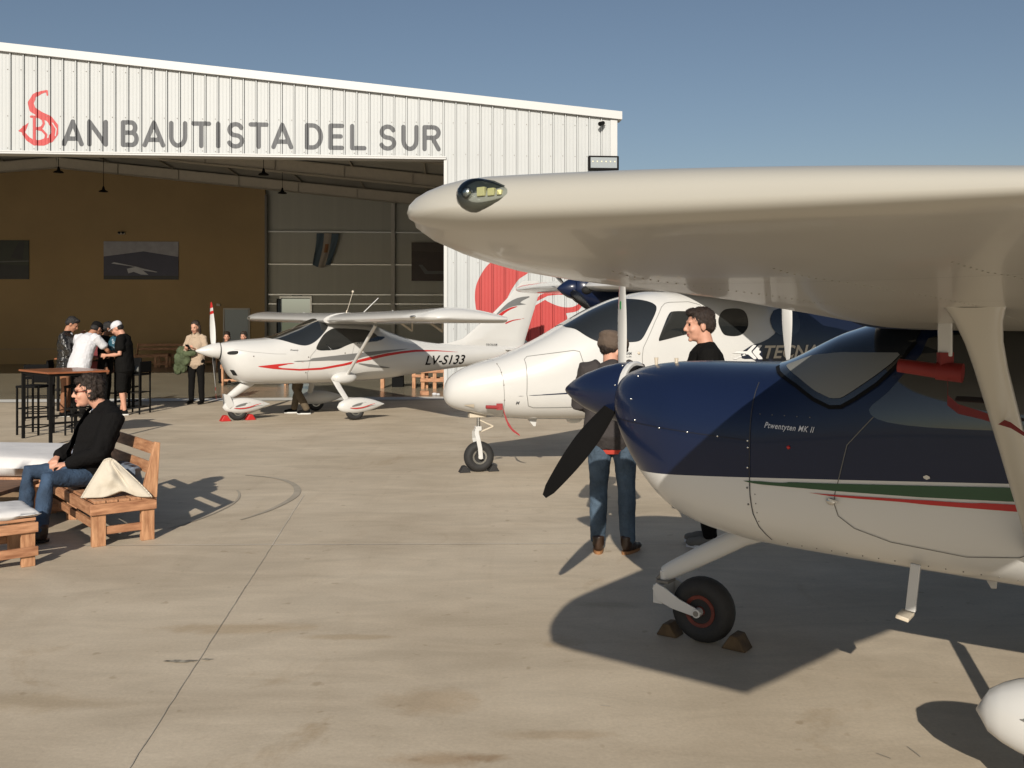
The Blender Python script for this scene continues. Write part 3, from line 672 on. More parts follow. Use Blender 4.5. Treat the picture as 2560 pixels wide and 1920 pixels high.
def pant(name, parent, a0, a1, l, z, h, w, m, cut=None):       # streamlined wheel fairing
    b = MB(); rs = []; N = 22
    for i in range(N+1):
        t = i/N; x = a0+(a1-a0)*t; k = math.sin(math.pi*min(t/.62, 1)/2)**.62 if t < .62 else math.cos(math.pi/2*((t-.62)/.38))**.9
        if t < .38: k = math.sqrt(max(0, 1-((.38-t)/.38)**2))
        else: k = (1-((t-.38)/.62)**1.9)
        k = max(k, .02); zc = z+ (h*.10)*max(0, (t-.4)); ring = []
        for j in range(20):
            p = 2*math.pi*j/20; zz = math.sin(p); 
            if zz < 0: zz *= .82
            ring.append(Vector((x, -l+w/2*k*math.copysign(abs(math.cos(p))**.85, math.cos(p)), zc+h/2*k*zz)))
        rs.append(ring)
    b.rings(rs); return b.build(name, m, parent, smooth=True)
def side_patch(name, m, parent, pts, l, sgn=1, step=.015, smooth=3):
    pp = smoothpoly(pts, smooth); xs = [p[0] for p in pp]; zs = [p[1] for p in pp]
    return patch(name, m, parent, min(xs)-step, max(xs)+step, min(zs)-step, max(zs)+step, step, lambda X, Z: sdf_poly(pp, X, Z), lambda x, z: (x, -sgn*(l(x, z) if callable(l) else l), z))
def flat_prism(b, pts, l0, l1, mi=0, thick=None):                # pts (a,z) polygon extruded laterally between l0 and l1
    n = len(pts); b.add([(x, -l0, z) for x, z in pts]+[(x, -l1, z) for x, z in pts], [tuple(range(n)), tuple(range(n, 2*n))[::-1]]+[(i, (i+1) % n, n+(i+1) % n, n+i) for i in range(n)], mi); return b
def fin(parent, name, root, tip, thick, m, sgn=0, vertical=True, lat=0):
    # root,tip: (aLE, chord, z or l) ; vertical fin along z, or stabiliser along l
    b = MB(); af = airfoil(10, thick, 0); rs = []; K = 8
    for i in range(K+1):
        t = i/K; a = root[0]+(tip[0]-root[0])*t; c = root[1]+(tip[1]-root[1])*t; q = root[2]+(tip[2]-root[2])*t
        if i == K: a += c*.06; c *= .86; q += .0
        k = 1 if i < K else .3
        rs.append([Vector((a+x*c, y*c*k, q)) if vertical else Vector((a+x*c, -q*(sgn or 1), lat+y*c*k)) for x, y in af])
    b.rings(rs); return b.build(name, m, parent, smooth=True)

# ===== blue and white high-wing aircraft in the foreground
nB = R(145); rootB = thing('light_aircraft', 'dark blue and white high-wing plane in the foreground with green and red stripes', 'aircraft', (1.044, 5.230, 0), R(145-180), 'high-wing propeller planes on the apron')
SB = [(-.41,1.455,1.18,.25,1.32,2.2),(-.38,1.47,1.10,.31,1.30,2.3),(-.32,1.49,1.0,.37,1.27,2.4),(-.22,1.512,.87,.43,1.23,2.5),(-.10,1.524,.765,.48,1.18,2.6),(.03,1.528,.70,.52,1.14,2.7),
(.17,1.528,.66,.54,1.12,2.7),(.44,1.535,.625,.56,1.1,2.8),(.83,1.70,.61,.575,1.1,2.8),(1.2,1.80,.60,.585,1.12,2.8),(1.6,1.84,.59,.59,1.13,2.8),(2.2,1.84,.585,.58,1.14,2.7),(2.9,1.76,.60,.52,1.15,2.5),(3.7,1.6,.68,.40,1.15,2.3),(4.7,1.45,.82,.25,1.16,2.1),(6.2,1.34,1.0,.08,1.18,2.0)]
FB = Fus(SB)
def splitmat():      # blue above a straight waterline, white below, in the fuselage's own coordinates
    m = mat('navy_over_white', (.008,.015,.044), .28, coat=.25, spec=.3); nt = m.node_tree; L = nt.links; b = nt.nodes['Principled BSDF']
    tc = nt.nodes.new('ShaderNodeTexCoord'); sp = nt.nodes.new('ShaderNodeSeparateXYZ'); L.new(tc.outputs['Object'], sp.inputs[0])
    k = nt.nodes.new('ShaderNodeMath'); k.operation = 'MULTIPLY_ADD'; k.inputs[1].default_value = .0745; k.inputs[2].default_value = .9765; L.new(sp.outputs['X'], k.inputs[0])
    g = nt.nodes.new('ShaderNodeMath'); g.operation = 'GREATER_THAN'; L.new(sp.outputs['Z'], g.inputs[0]); L.new(k.outputs[0], g.inputs[1])
    x = nt.nodes.new('ShaderNodeMix'); x.data_type = 'RGBA'; L.new(g.outputs[0], x.inputs['Factor']); x.inputs['A'].default_value = (.68,.67,.635,1); x.inputs['B'].default_value = (.008,.015,.044,1)
    L.new(x.outputs['Result'], b.inputs['Base Color']); return m
M['navyw'] = splitmat(); M['navy'] = mat('navy_paint', (.008,.015,.044), .28, coat=.25, spec=.3)
FB.mesh().build('fuselage', M['navyw'], rootB, smooth=True)
# engine front face recess
b = MB(); b.lathe([(0,.15),(.03,.165),(.08,.16)], (-.46,0,1.33), (1,0,0), 24); b.build('cowl_ring', M['black'], rootB, smooth=True)
sp = MB(); sp.lathe([(0,.004),(.015,.022),(.07,.062),(.16,.108),(.28,.150),(.38,.172),(.44,.178),(.45,.178)], (-.885,0,1.335), (1,0,0), 36); spo = sp.build('spinner', M['navy'], rootB, smooth=True)
sp = MB(); sp.lathe([(0,.178),(.022,.181),(.03,.172)], (-.437,0,1.335), (1,0,0), 36); sp.build('backplate', M['white'], spo, smooth=True)
b = MB()
for k in range(8): b.ell((-.455, -.176*math.cos(k*.785+.3), 1.335+.176*math.sin(k*.785+.3)), (.007,.007,.007), nu=8, nv=5)
b.build('spinner_screws', M['chrome'], spo, smooth=True)
pm = [M['white'], M['black'], M['red']]
for ang, rl in ((0,.95), (R(120),.95), (R(240),.95)): blade(rootB, (-.50, 0, 1.335), ang, rl, pm, cmax=.118, root=.12, hand=-1, betas=(64, 33))
M['decal'] = mat('green_decal', (.02,.22,.05), .4)
b = MB(); b.box((-.508,-.0088,1.335+.50), (.003,.018,.045), Matrix.Rotation(R(227),3,'Z')); b.build('blade_sticker', M['decal'], rootB)
for sg in (1, -1):
    FB.patch('green_stripe', M['green'], rootB, [(.317,.982),(.473,.997),(.886,1.026),(1.552,1.078),(2.6,1.155),(3.4,1.20),(3.4,1.19),(2.6,1.10),(1.57,1.023),(1.237,1.004),(.873,.992),(.472,.985)], .02, sg)
    FB.patch('red_stripe', M['red'], rootB, [(.647,.969),(.872,.975),(1.178,.989),(1.576,1.012),(2.4,1.05),(3.2,1.12),(3.2,1.11),(2.4,1.02),(1.575,.984),(1.236,.974),(.872,.967)], .02, sg)
    FB.patch('windshield', M['glass'], rootB, smoothpoly([(.44,1.60),(.524,1.528),(.56,1.505),(.674,1.455),(.771,1.398),(.847,1.368),(.899,1.374),(.96,1.412),(1.05,1.480),(1.126,1.560),(1.19,1.66),(1.19,1.9),(.8,1.9),(.5,1.8)], 3), .02, sg)
    FB.patch('side_window', M['glass'], rootB, smoothpoly([(1.02,1.36),(1.10,1.44),(1.22,1.60),(1.30,1.69),(1.9,1.70),(2.4,1.66),(2.62,1.55),(2.5,1.42),(2.0,1.33),(1.4,1.30),(1.1,1.31)], 3), .02, sg)
M['sunshade'] = mat('grey_sunshade', (.20,.20,.18), .7)
FB.patch('sunshade', M['sunshade'], rootB, [(.578,1.529),(.718,1.580),(.86,1.598),(1.14,1.604),(1.102,1.559),(1.034,1.501),(.953,1.440),(.898,1.402),(.852,1.398),(.782,1.424),(.684,1.480)], .015, 1, d=.008)
for sg in (1, -1):
    FB.line('windshield_seal', M['black'], rootB, [(.50,1.545),(.524,1.520),(.56,1.497),(.674,1.447),(.771,1.390),(.847,1.360),(.899,1.364),(.96,1.402),(1.05,1.470),(1.126,1.550),(1.19,1.65)], .018, sg, .007)
    FB.line('panel_seam', mat('thin_gap', (.03,.03,.035), .7), rootB, [(.475,1.45),(.478,1.163),(.477,1.028),(.476,.924),(.480,.838),(.495,.772),(.53,.70)], .005, sg)
    FB.line('door_seam', M['seam'], rootB, [(1.05,1.34),(.93,1.2),(.893,1.044),(.875,.978),(.872,.93),(.885,.88),(.95,.83),(1.1,.785),(1.4,.76),(1.6,.79),(1.72,.86)], .004, sg)
    FB.line('cowl_seam', mat('dark_gap', (.006,.008,.02), .6), rootB, [(-.38,1.23),(-.286,1.225),(-.079,1.215),(.175,1.20),(.475,1.185)], .004, sg)
FB.dots('rivets', M['chrome'], rootB, [(-.238,1.45),(-.225,1.337),(-.184,1.233),(-.015,1.208),(.15,1.201),(.313,1.194),(.467,1.184),(.469,1.153),(.467,1.059)], .006)
FB.dots('belly_screws', M['seam'], rootB, [(.463,.962),(.462,.882)], .005)
FB.dots('fuel_drain', M['red'], rootB, [(.665,1.169)], .009); FB.dots('drain_ring', M['chrome'], rootB, [(.665,1.170)], .006)
FB.text('model_lettering', mat('silver_lettering', (.62,.63,.66), .3), rootB, 'Ptwentyten MK II', (.548,1.250), (.785,1.243), .027, .35, .012, space=1.12)
b = MB(); c0 = FB.on(.859,.945,1,.01)
b.ell(c0, (.022,.008,.016), nu=12, nv=8); b.beam(c0+Vector((-.01,-.008,.012)), c0+Vector((.035,-.008,.002)), .006, .008); b.build('door_handle', M['chrome'], rootB, smooth=True)
b = MB()
for a in (-.22,-.10): b.tube(Vector((a,-.13,1.50)), Vector((a,-.13,1.545)), .008, .012, 8)
b.build('cowl_latches', M['steel'], rootB)
# cockpit shroud bulge in front of the windshield is part of the fuselage; wing
WB = [(l, .93, c, z, 1.38/c, 1.2) for l, z, c in ((.45,1.762,1.82),(.9,1.786,1.82),(1.4,1.813,1.82),(2.1,1.849,1.80),(2.6,1.868,1.71),(3.0,1.881,1.61))]+[(l, a, c, z, k*o/c, inc, kl) for l, a, c, o, z, k, inc, kl in ((3.15,.94,1.57,1.37,1.883,1,1.5,.99),(3.3,.97,1.51,1.33,1.884,1,1.6,.97),(3.42,1.01,1.44,1.29,1.885,1.01,1.8,.93),(3.54,1.055,1.37,1.23,1.886,1.03,2,.86),(3.65,1.105,1.30,1.17,1.887,1.05,2.1,.76),(3.75,1.165,1.215,1.11,1.888,1.08,2.2,.65),(3.82,1.225,1.14,1.05,1.888,1.1,2.2,.56))]
WB1 = WB+[q+(.54,) for q in tipcap(3.82,1.225,1.14,1.888,1.01,.07,10,.12,2.2,.02)]
for sg in (1, -1): wing(rootB, WB1, M['wingshade'], sgn=sg, t=.085, camber=.0, n=26, blunt=-1)
b = MB(); b.rings([[Vector((.93+.05*k+(x-.0)*(1.38+.1*k), -l, 1.765+y*1.38*(1+.15*k))) for x, y in airfoil(15,.13,.03)] for l, k in ((-.55,0),(-.3,.3),(0,.4),(.3,.3),(.55,0))]); b.build('wing_root_fairing', M['navy'], rootB, smooth=True)
for sg in (1, -1):   # strut with flared ends, flap line
    b = MB(); p0 = Vector((1.68, -sg*.56, .82)); p1 = Vector((1.66, -sg*1.99, 1.807)); rs = []
    for t, c in ((0,.13),(.06,.115),(.2,.10),(.5,.10),(.8,.105),(.88,.115),(.94,.14),(.975,.17),(1.0,.21)):
        p = p0.lerp(p1, t); rs.append([p+Vector((c*.5*math.cos(q)*(1 if math.cos(q) > 0 else .8), .012*math.sin(q), .024*math.sin(q))) for q in [2*math.pi*i/18 for i in range(18)]])
    b.rings(rs); so = b.build('wing_strut', M['wingshade'], rootB, smooth=True)
    if sg > 0:
        b = MB(); p = p0.lerp(p1,.955); b.ell(p+Vector((0,-.0135,.0)), (.03,.012,.018), nu=16, nv=6); b.build('inspection_hole', M['dark'], so)
    b = MB(); b.box((1.93, -sg*1.5, 1.778), (.010, 1.9, .02), Matrix.Rotation(-sg*R(3.0),3,'X')); b.build('flap_gap', M['seam'], rootB)
def lowz(l, x):
    q = [w for w in WB]; i = max(0, min(len(q)-2, bisect.bisect_right([w[0] for w in q], l)-1)); t = (l-q[i][0])/(q[i+1][0]-q[i][0])
    A, Bq = q[i], q[i+1]; g = lambda j: A[j]+(Bq[j]-A[j])*t
    kl = (A[6] if len(A) > 6 else 1)+((Bq[6] if len(Bq) > 6 else 1)-(A[6] if len(A) > 6 else 1))*t
    half = .085/2*(1-((x-.13)/.87)**2)*g(4)*kl+.001; inc = R(g(5)); c = g(2); X = (x-.3)*c; Y = -half*c
    return Vector((g(1)+.3*c+X*math.cos(inc)+Y*math.sin(inc), -l, g(3)-X*math.sin(inc)+Y*math.cos(inc)))
for x in (.22, .42, .60):
    b = MB()
    for k in range(64):
        l = .75+k*.042
        p = lowz(l, x); b.ell(p-Vector((0,0,.0005)), (.0022,.0022,.0008), nu=6, nv=4)
    b.build('wing_rivets', M['wingshade'], rootB)
for l in (1.35, 2.25, 3.05):
    b = MB(); p = [lowz(l, x)-Vector((0,0,.0008)) for x in np.linspace(.16,.72,16)]
    b.add([q+Vector((0,s*.0018,0)) for q in p for s in (-1,1)], [(2*i,2*i+1,2*i+3,2*i+2) for i in range(15)]); b.build('skin_seam', M['seam'], rootB, fix=False)
b = MB(); p = [lowz(l, .74)-Vector((0,0,.001)) for l in np.linspace(.8,3.6,40)]
b.add([q+Vector((s*.003,0,0)) for q in p for s in (-1,1)], [(2*i,2*i+1,2*i+3,2*i+2) for i in range(39)]); b.build('aileron_gap', M['dark'], rootB, fix=False)
FB.dots('side_rivets', M['seam'], rootB, [(.50+.0, z) for z in np.arange(.80,.95,.045)]+[(a, .70-.02*a) for a in np.arange(.6,1.6,.07)]+[(a, 1.31) for a in np.arange(.52,.80,.06)], .0028)
FB.patch('static_port', M['chrome'], rootB, [(1.24,1.09),(1.26,1.10),(1.28,1.09),(1.26,1.08)], .004, 1, d=.004)
# navigation light on the tip
b = MB(); rs = []
LC = Vector((1.355, -3.880, 1.914))
for i in range(15):
    t = i/14; x = .100*t; k = math.sqrt(max(0, 1-((.34-t)/.34)**2)) if t < .34 else 1-((t-.34)/.66)**1.5
    k = max(k, .02); rs.append([LC+Vector((x, -.002-.018*k*math.sin(q), .0235*k*math.cos(q)-.006*t)) for q in [2*math.pi*j/20 for j in range(20)]])
b.rings(rs)
M['lens'] = mat('clear_lens', (.55,.58,.58), .03, trans=.0, coat=1, spec=.8); 
def lensmat():
    m = bpy.data.materials.new('smoked_clear_lens'); m.use_nodes = True; nt = m.node_tree; nt.nodes.remove(nt.nodes['Principled BSDF']); out = nt.nodes['Material Output']
    g = nt.nodes.new('ShaderNodeBsdfGlossy'); g.inputs['Roughness'].default_value = .03; t = nt.nodes.new('ShaderNodeBsdfTransparent'); t.inputs[0].default_value = (.72,.76,.76,1)
    f = nt.nodes.new('ShaderNodeLayerWeight'); f.inputs[0].default_value = .35; mx = nt.nodes.new('ShaderNodeMixShader'); nt.links.new(f.outputs['Fresnel'], mx.inputs[0]); nt.links.new(t.outputs[0], mx.inputs[1]); nt.links.new(g.outputs[0], mx.inputs[2]); nt.links.new(mx.outputs[0], out.inputs[0]); return m
M['lens'] = lensmat()
nl = b.build('navigation_light', M['lens'], rootB, smooth='all')
b = MB(); b.rings([[LC+Vector((.100*t, -.001-.004*k*math.sin(q), .0232*k*math.cos(q)-.006*t)) for q in [2*math.pi*j/20 for j in range(20)]] for t, k in ((.0,.1),(.06,.6),(.18,.92),(.34,1.02),(.6,.84),(.8,.5),(1.0,.04))]); b.build('light_base', mat('dark_light_base', (.045,.05,.045), .3), nl, smooth=True)
b = MB()
for i, (x, s) in enumerate(((.045,.0125),(.061,.0105),(.074,.007))): b.box(LC+Vector((x,-.008,.002-.0015*i)), (s,.006,s*.95))
b.build('led_block', mat('led_yellow', (.80,.72,.35), .35), nl, bevel=.001)
b = MB(); b.ell(LC+Vector((.022,-.009,.002)), (.0085,.007,.0085), nu=14, nv=8); b.build('lamp_reflector', M['chrome'], nl, smooth=True)
b = MB(); b.ell(LC+Vector((.093,-.005,-.006)), (.0025,.0025,.0025), nu=8, nv=6); b.build('light_screw', M['chrome'], nl, smooth=True)
# tail
fin(rootB, 'fin', (5.2,1.1,1.40), (6.05,.62,2.62), .09, M['navy'])
for sg in (1, -1): fin(rootB, 'tailplane', (5.55,.72,.03), (5.70,.6,1.75), .09, M['white'], sgn=sg, vertical=False, lat=1.22)
# nose gear
b = MB(); rs = []
for p, w, d in (((.30,.63),.10,.10),((.22,.60),.095,.10),((-.02,.46),.085,.095),((-.19,.36),.075,.085),((-.232,.335),.07,.075)):
    a, z = p; dv = Vector((.53,0,.30)).normalized(); nv = Vector((-dv.z,0,dv.x))
    rs.append([Vector((a,0,z))+nv*(d*.54*math.sin(q))+Vector((0, w*.30*math.cos(q), 0)) for q in [2*math.pi*i/16 for i in range(16)]])
b.rings(rs); b.build('nose_leg', M['white'], rootB, smooth=True)
b = MB(); flat_prism(b, [(.10,.675),(.31,.60),(.34,.615),(.33,.66)], -.055, .055); b.build('leg_fairing', M['white'], rootB, bevel=.01)
b = MB(); b.box((-.238,0,.235), (.055,.16,.10)); b.tube((-.235,0,.20),(-.235,0,.35),.024,.024,12)
for l in (.088, -.088):
    b.rings([[Vector((x+nx*w, -l, z+nz*w)) for nx, nz in ((-.55,-.8),(.55,.8))]+[Vector((x+nx*w, -l-.010*(1 if l > 0 else -1), z+nz*w)) for nx, nz in ((.55,.8),(-.55,-.8))] for x, z, w in ((-.25,.285,.020),(-.21,.245,.046),(-.12,.205,.036),(-.02,.180,.026),(.018,.168,.018))])
b.tube((0,-.105,.175),(0,.105,.175),.024,.024,14); b.build('wheel_fork', M['white'], rootB, smooth=True, bevel=.002)
b = MB(); b.tube((0,-.108,.175),(0,.108,.175),.015,.015,12); b.build('axle_bolt', M['steeldark'], rootB, smooth=True)
b = MB(); b.tube((-.235,.03,.36),(-.27,-.02,.30),.012,.012,8); b.box((-.225,0,.298), (.07,.10,.014)); b.build('fork_bracket', M['steeldark'], rootB, smooth=True)
wh = bpy.data.objects.new('nose_wheel', None); C.objects.link(wh); wh.parent = rootB
wheel(wh, (0,0,.175), .178, .135, rimr=.47, rimm=mat('rusty_red_rim', (.13,.022,.012), .5, var=.4, vscale=30), spokes=9)
# step, antenna, main gear
b = MB(); b.beam((1.19,-.46,.69),(1.17,-.47,.485),.022,.042, up=(1,0,0)); b.build('step_leg', M['white'], rootB, bevel=.003)
b = MB(); b.box((1.155,-.505,.472), (.055,.11,.018), Matrix.Rotation(R(12),3,'Y')); b.build('step_plate', M['steel'], rootB, bevel=.004)
b = MB(); flat_prism(b, [(1.396,.60),(1.458,.60),(1.454,.543),(1.432,.539)], .09, .10); b.build('antenna', M['white'], rootB, bevel=.002)
for sg in (1, -1):
    b = MB(); b.beam((1.80,-sg*.40,.66),(1.84,-sg*.98,.22),.10,.025, up=(1,0,0)); b.build('main_leg', M['white'], rootB, bevel=.006)
    pant('wheel_fairing', rootB, 1.515, 2.52, sg*1.0, .315, .36, .27, M['white'])
    side_patch('fairing_stripe', M['green'], rootB, [(1.66,.375),(1.85,.345),(2.05,.345),(2.3,.38),(2.05,.325),(1.85,.318)], lambda x, z: 1.0+.137*max(.02, 1-abs((x-1.9)/.62)**2)**.5+.004, sgn=sg, step=.01)
    wm = bpy.data.objects.new('main_wheel', None); C.objects.link(wm); wm.parent = rootB
    wheel(wm, (1.86,-sg*1.0,.19), .19, .15, rimr=.45)

# ===== white and red high-wing aircraft with registration
angL = math.atan2(-.519, -.855)
rootL = thing('light_aircraft', 'white high-wing plane with red and grey swooshes and registration LV-S133 on its side', 'aircraft', (-4.783, 16.733, 0), angL-math.pi, 'high-wing propeller planes on the apron')
SL = [(-.31,1.352,1.08,.18,1.21,2.1),(-.27,1.36,1.0,.24,1.19,2.2),(-.2,1.375,.86,.31,1.16,2.3),(-.1,1.39,.735,.38,1.12,2.4),(.12,1.412,.645,.45,1.08,2.5),(.48,1.437,.618,.50,1.05,2.6),(1.0,1.60,.608,.545,1.05,2.7),(1.5,1.795,.602,.57,1.05,2.7),(2.1,1.80,.614,.56,1.06,2.6),(2.45,1.70,.625,.52,1.06,2.5),(2.8,1.545,.648,.46,1.06,2.3),(3.3,1.385,.71,.37,1.06,2.2),(4.1,1.275,.79,.26,1.06,2.1),(5.0,1.24,.87,.16,1.07,2.0),(5.9,1.2,.97,.06,1.09,2.0)]
FL = Fus(SL)
FL.mesh().build('fuselage', M['white'], rootL, smooth=True)
sp = MB(); sp.lathe([(0,.004),(.02,.022),(.10,.060),(.20,.098),(.30,.126),(.38,.138),(.40,.138)], (-.714,0,1.222), (1,0,0), 30); sp.build('spinner', M['white'], rootL, smooth=True)
b = MB(); b.lathe([(0,.13),(.02,.15),(.04,.14)], (-.335,0,1.215), (1,0,0), 24); b.build('backplate', M['dark'], rootL)
for ang in (R(-12), R(168)): blade(rootL, (-.41, 0, 1.222), ang, .86, [M['white'], M['blackgloss'], M['red']], cmax=.15, root=.10, tipm=True, hand=-1)
for sg in (1, -1):
    FL.patch('windshield', M['glass'], rootL, smoothpoly([(.44,1.60),(.483,1.440),(.633,1.405),(.805,1.350),(.944,1.312),(1.069,1.305),(1.2,1.358),(1.34,1.473),(1.49,1.638),(1.44,1.70),(1.50,1.80),(1.5,2.0),(.8,2.0)], 3), .02, sg, d=.005)
    FL.patch('side_window', M['glass'], rootL, smoothpoly([(1.232,1.271),(1.365,1.473),(1.514,1.574),(1.655,1.599),(2.184,1.57),(2.359,1.516),(2.44,1.45),(2.60,1.434),(2.393,1.358),(2.009,1.352),(1.81,1.301),(1.615,1.227),(1.40,1.212),(1.27,1.219)], 3), .02, sg, d=.005)
    FL.patch('red_swoosh', M['red'], rootL, [(.183,.954),(.533,.988),(1.061,1.019),(.732,.981),(.534,.942),(.634,.918),(.937,.896),(1.323,.911),(1.724,.971),(2.142,1.061),(2.595,1.137),(2.915,1.167),(3.247,1.187),(3.743,1.168),(4.341,1.115),(3.739,1.15),(3.242,1.150),(2.913,1.125),(2.594,1.085),(2.142,1.009),(1.725,.931),(1.325,.874),(.939,.866),(.487,.906)], .018, sg)
    FL.patch('grey_swoosh', M['grey'], rootL, [(.681,1.012),(1.189,1.081),(1.723,1.13),(2.142,1.166),(2.597,1.196),(3.153,1.216),(2.595,1.150),(2.142,1.087),(1.861,1.023),(1.452,1.032),(1.061,1.027)], .018, sg)
    FL.patch('grey_flick', M['grey'], rootL, [(1.917,.985),(2.292,.944),(2.739,.862),(2.546,.867),(2.237,.898)], .018, sg)
    FL.line('windshield_frame', M['steel'], rootL, [(.66,1.470),(1.0,1.60),(1.40,1.745)], .012, sg, .009)
    FL.line('door_seam', M['seam'], rootL, [(1.40,1.47),(1.22,1.22),(1.13,1.12),(1.10,.95),(1.08,.80),(1.12,.70)], .005, sg)
    FL.line('cowl_seam', mat('pale_gap', (.35,.34,.32), .6), rootL, [(-.15,1.25),(.1,1.205),(.5,1.165),(.70,1.16)], .005, sg)
    FL.line('cowl_seam', M['seam'], rootL, [(1.94,1.30),(1.90,1.15),(1.88,1.03)], .004, sg)
    b = MB(); c0 = FL.on(-.205,1.185,sg,.004)
    FL.patch('air_inlet', M['dark'], rootL, smoothpoly([(-.25,1.185),(-.21,1.215),(-.10,1.222),(-.09,1.19),(-.13,1.163),(-.22,1.16)], 3), .008, sg)
    FL.patch('air_inlet', M['dark'], rootL, [(-.19,.90),(-.14,.895),(-.075,.80),(-.13,.80)], .008, sg)
    FL.dots('handles', M['steeldark'], rootL, [(1.09,1.10),(1.05,.83),(1.76,1.16),(.15,1.13)], .012, sg)
b = MB()
FL.text('registration', M['black'], rootL, 'LV-S133', (3.47,.900), (4.385,.898), .178, .22, .016)
FL.text('model_lettering', M['letter'], rootL, 'Ptwenty', (.772,1.214), (.915,1.212), .028, .35, .01)
FL.text('small_lettering', M['letter'], rootL, 'RESERVA', (1.991,1.315), (2.50,1.375), .035, .2, .01)
# fin
finp = [(3.75,1.28),(4.15,1.30),(4.45,1.38),(4.669,1.545),(4.85,1.68),(5.043,1.80),(5.45,2.16),(5.815,2.53),(5.88,2.56),(6.25,2.56),(6.245,2.30),(6.14,1.99),(6.02,1.66),(5.903,1.33),(5.85,1.12),(5.0,1.15),(4.0,1.20)]
b = MB()
def finl(x, z): 
    # half thickness across the fin: thin at edges
    d = sdf_poly(finp, np.array([[x]]), np.array([[z]]))[0,0]; return .006+.05*min(1, max(0, d)/.22)**.6*max(.35, 1-(z-1.3)*.5)
xs = np.arange(3.7,6.3,.04); zs_ = np.arange(1.1,2.62,.04); X, Y = np.meshgrid(xs, zs_); pts, fs = march(xs, zs_, sdf_poly(finp, X, Y))
b.add([(p[0], -finl(*p), p[1]) for p in pts], fs); b.add([(p[0], finl(*p), p[1]) for p in pts], [f[::-1] for f in fs])
n = len(finp); b.add([(x, s*.006, z) for x, z in finp for s in (-1, 1)], [(2*i, 2*i+1, 2*((i+1) % n)+1, 2*((i+1) % n)) for i in range(n)])
fo_ = b.build('fin', M['white'], rootL, smooth='all', fix=False)
for sg in (1, -1):
    lf = lambda x, z: finl(x, z)+.004
    side_patch('fin_grey_swoosh', M['grey'], rootL, [(5.13,1.79),(5.30,1.95),(5.485,2.10),(5.70,2.20),(5.903,2.234),(6.02,2.233),(5.85,2.16),(5.77,2.10),(5.92,2.075),(5.70,2.05),(5.50,2.00),(5.30,1.90)], lf, sg, .015, 2)
    side_patch('fin_red_swoosh', M['red'], rootL, [(5.119,1.76),(5.348,1.92),(5.56,2.01),(5.72,2.03),(5.55,1.97),(5.40,1.89),(5.212,1.75)], lf, sg, .012, 2)
    side_patch('fin_red_swoosh', M['red'], rootL, [(5.42,1.70),(5.6,1.755),(5.95,1.79),(5.6,1.735),(5.42,1.67)], lf, sg, .012, 2)
    b = MB(); v, f, bb = text_mesh('TECNAM', 1, .15, .01, 1.25); b.add([(4.951+(x-bb[0])/(bb[1]-bb[0])*.26, -sg*(finl(5.05,1.3)+.012), 1.235+y/.73*.042) for x, y in v], f if sg > 0 else f); b.build('maker_lettering', M['letter'], rootL, fix=False)
for sg in (1, -1): fin(rootL, 'tailplane', (5.35,.70,.03), (5.50,.58,1.45), .08, M['white'], sgn=sg, vertical=False, lat=1.15)
# wing
WL = [(l, 1.42, 1.30, 1.735+.010*l, 1, 1.5) for l in (.45,1.0,1.8,2.6)]+[(3.7,1.40,1.32,1.772,1,1.5),(4.1,1.39,1.34,1.776,1.05,1.5),(4.40,1.42,1.31,1.778,1.12,1.5)]
for sg in (1, -1):
    wing(rootL, WL+tipcap(4.40,1.42,1.31,1.778,1.12,.28,9,.24,1.5,.04), M['white'], sgn=sg, t=.135, blunt=.036)
    b = MB(); b.tube((1.80,-sg*.52,.74),(1.80,-sg*1.85,1.665),.030,.030,10); so = b.build('wing_strut', M['white'], rootL, smooth=True)
    for v in so.data.vertices: pass
    b = MB(); b.ell((1.76,-sg*.53,.72),(.24,.10,.11)); b.build('strut_fairing', M['white'], rootL, smooth=True)
    for l in (1.75, 2.9):
        b = MB(); b.beam((2.30,-sg*l,1.70),(2.52,-sg*l,1.56),.02,.03); b.beam((2.52,-sg*l,1.70),(2.52,-sg*l,1.56),.02,.03); b.build('flap_hinge', M['steel'], rootL)
    b = MB(); b.ell((1.405,-sg*4.15,1.797),(.05,.075,.022)); nv = b.build('navigation_light', M['chrome'], rootL, smooth=True)
    b = MB()
    for i in range(26): b.ell((1.95,-sg*(.8+i*.12),1.845+.010*i*.12), (.012,.012,.008), nu=6, nv=4)
    b.build('top_rivets', M['steel'], rootL)
    b = MB(); k = [(1.95+.0, -sg*2.2+.035*math.cos(t), 1.872+.035*math.sin(t)) for t in [2*math.pi*i/12 for i in range(13)]]; b.path(k, .007, 6); b.build('tie_down_ring', M['white'], rootL)
b = MB(); b.rings([[Vector((1.36+x*1.38, -l, 1.745+y*1.36)) for x, y in airfoil(15,.145,.03)] for l in (-.55,0,.55)]); b.build('wing_root_fairing', M['white'], rootL, smooth=True)
b = MB(); b.tube((1.92,-.2,1.84),(1.94,-.2,1.93),.016,.010,8); b.tube((1.94,-.2,1.9),(2.05,-.2,2.25),.004,.004,6); b.ell((2.055,-.2,2.27),(.022,.022,.024)); b.build('whip_antenna', M['steel'], rootL)
b = MB(); b.tube((2.19,-.2,1.82),(2.56,-.2,2.16),.010,.008,8); b.build('rod_antenna', M['white'], rootL)
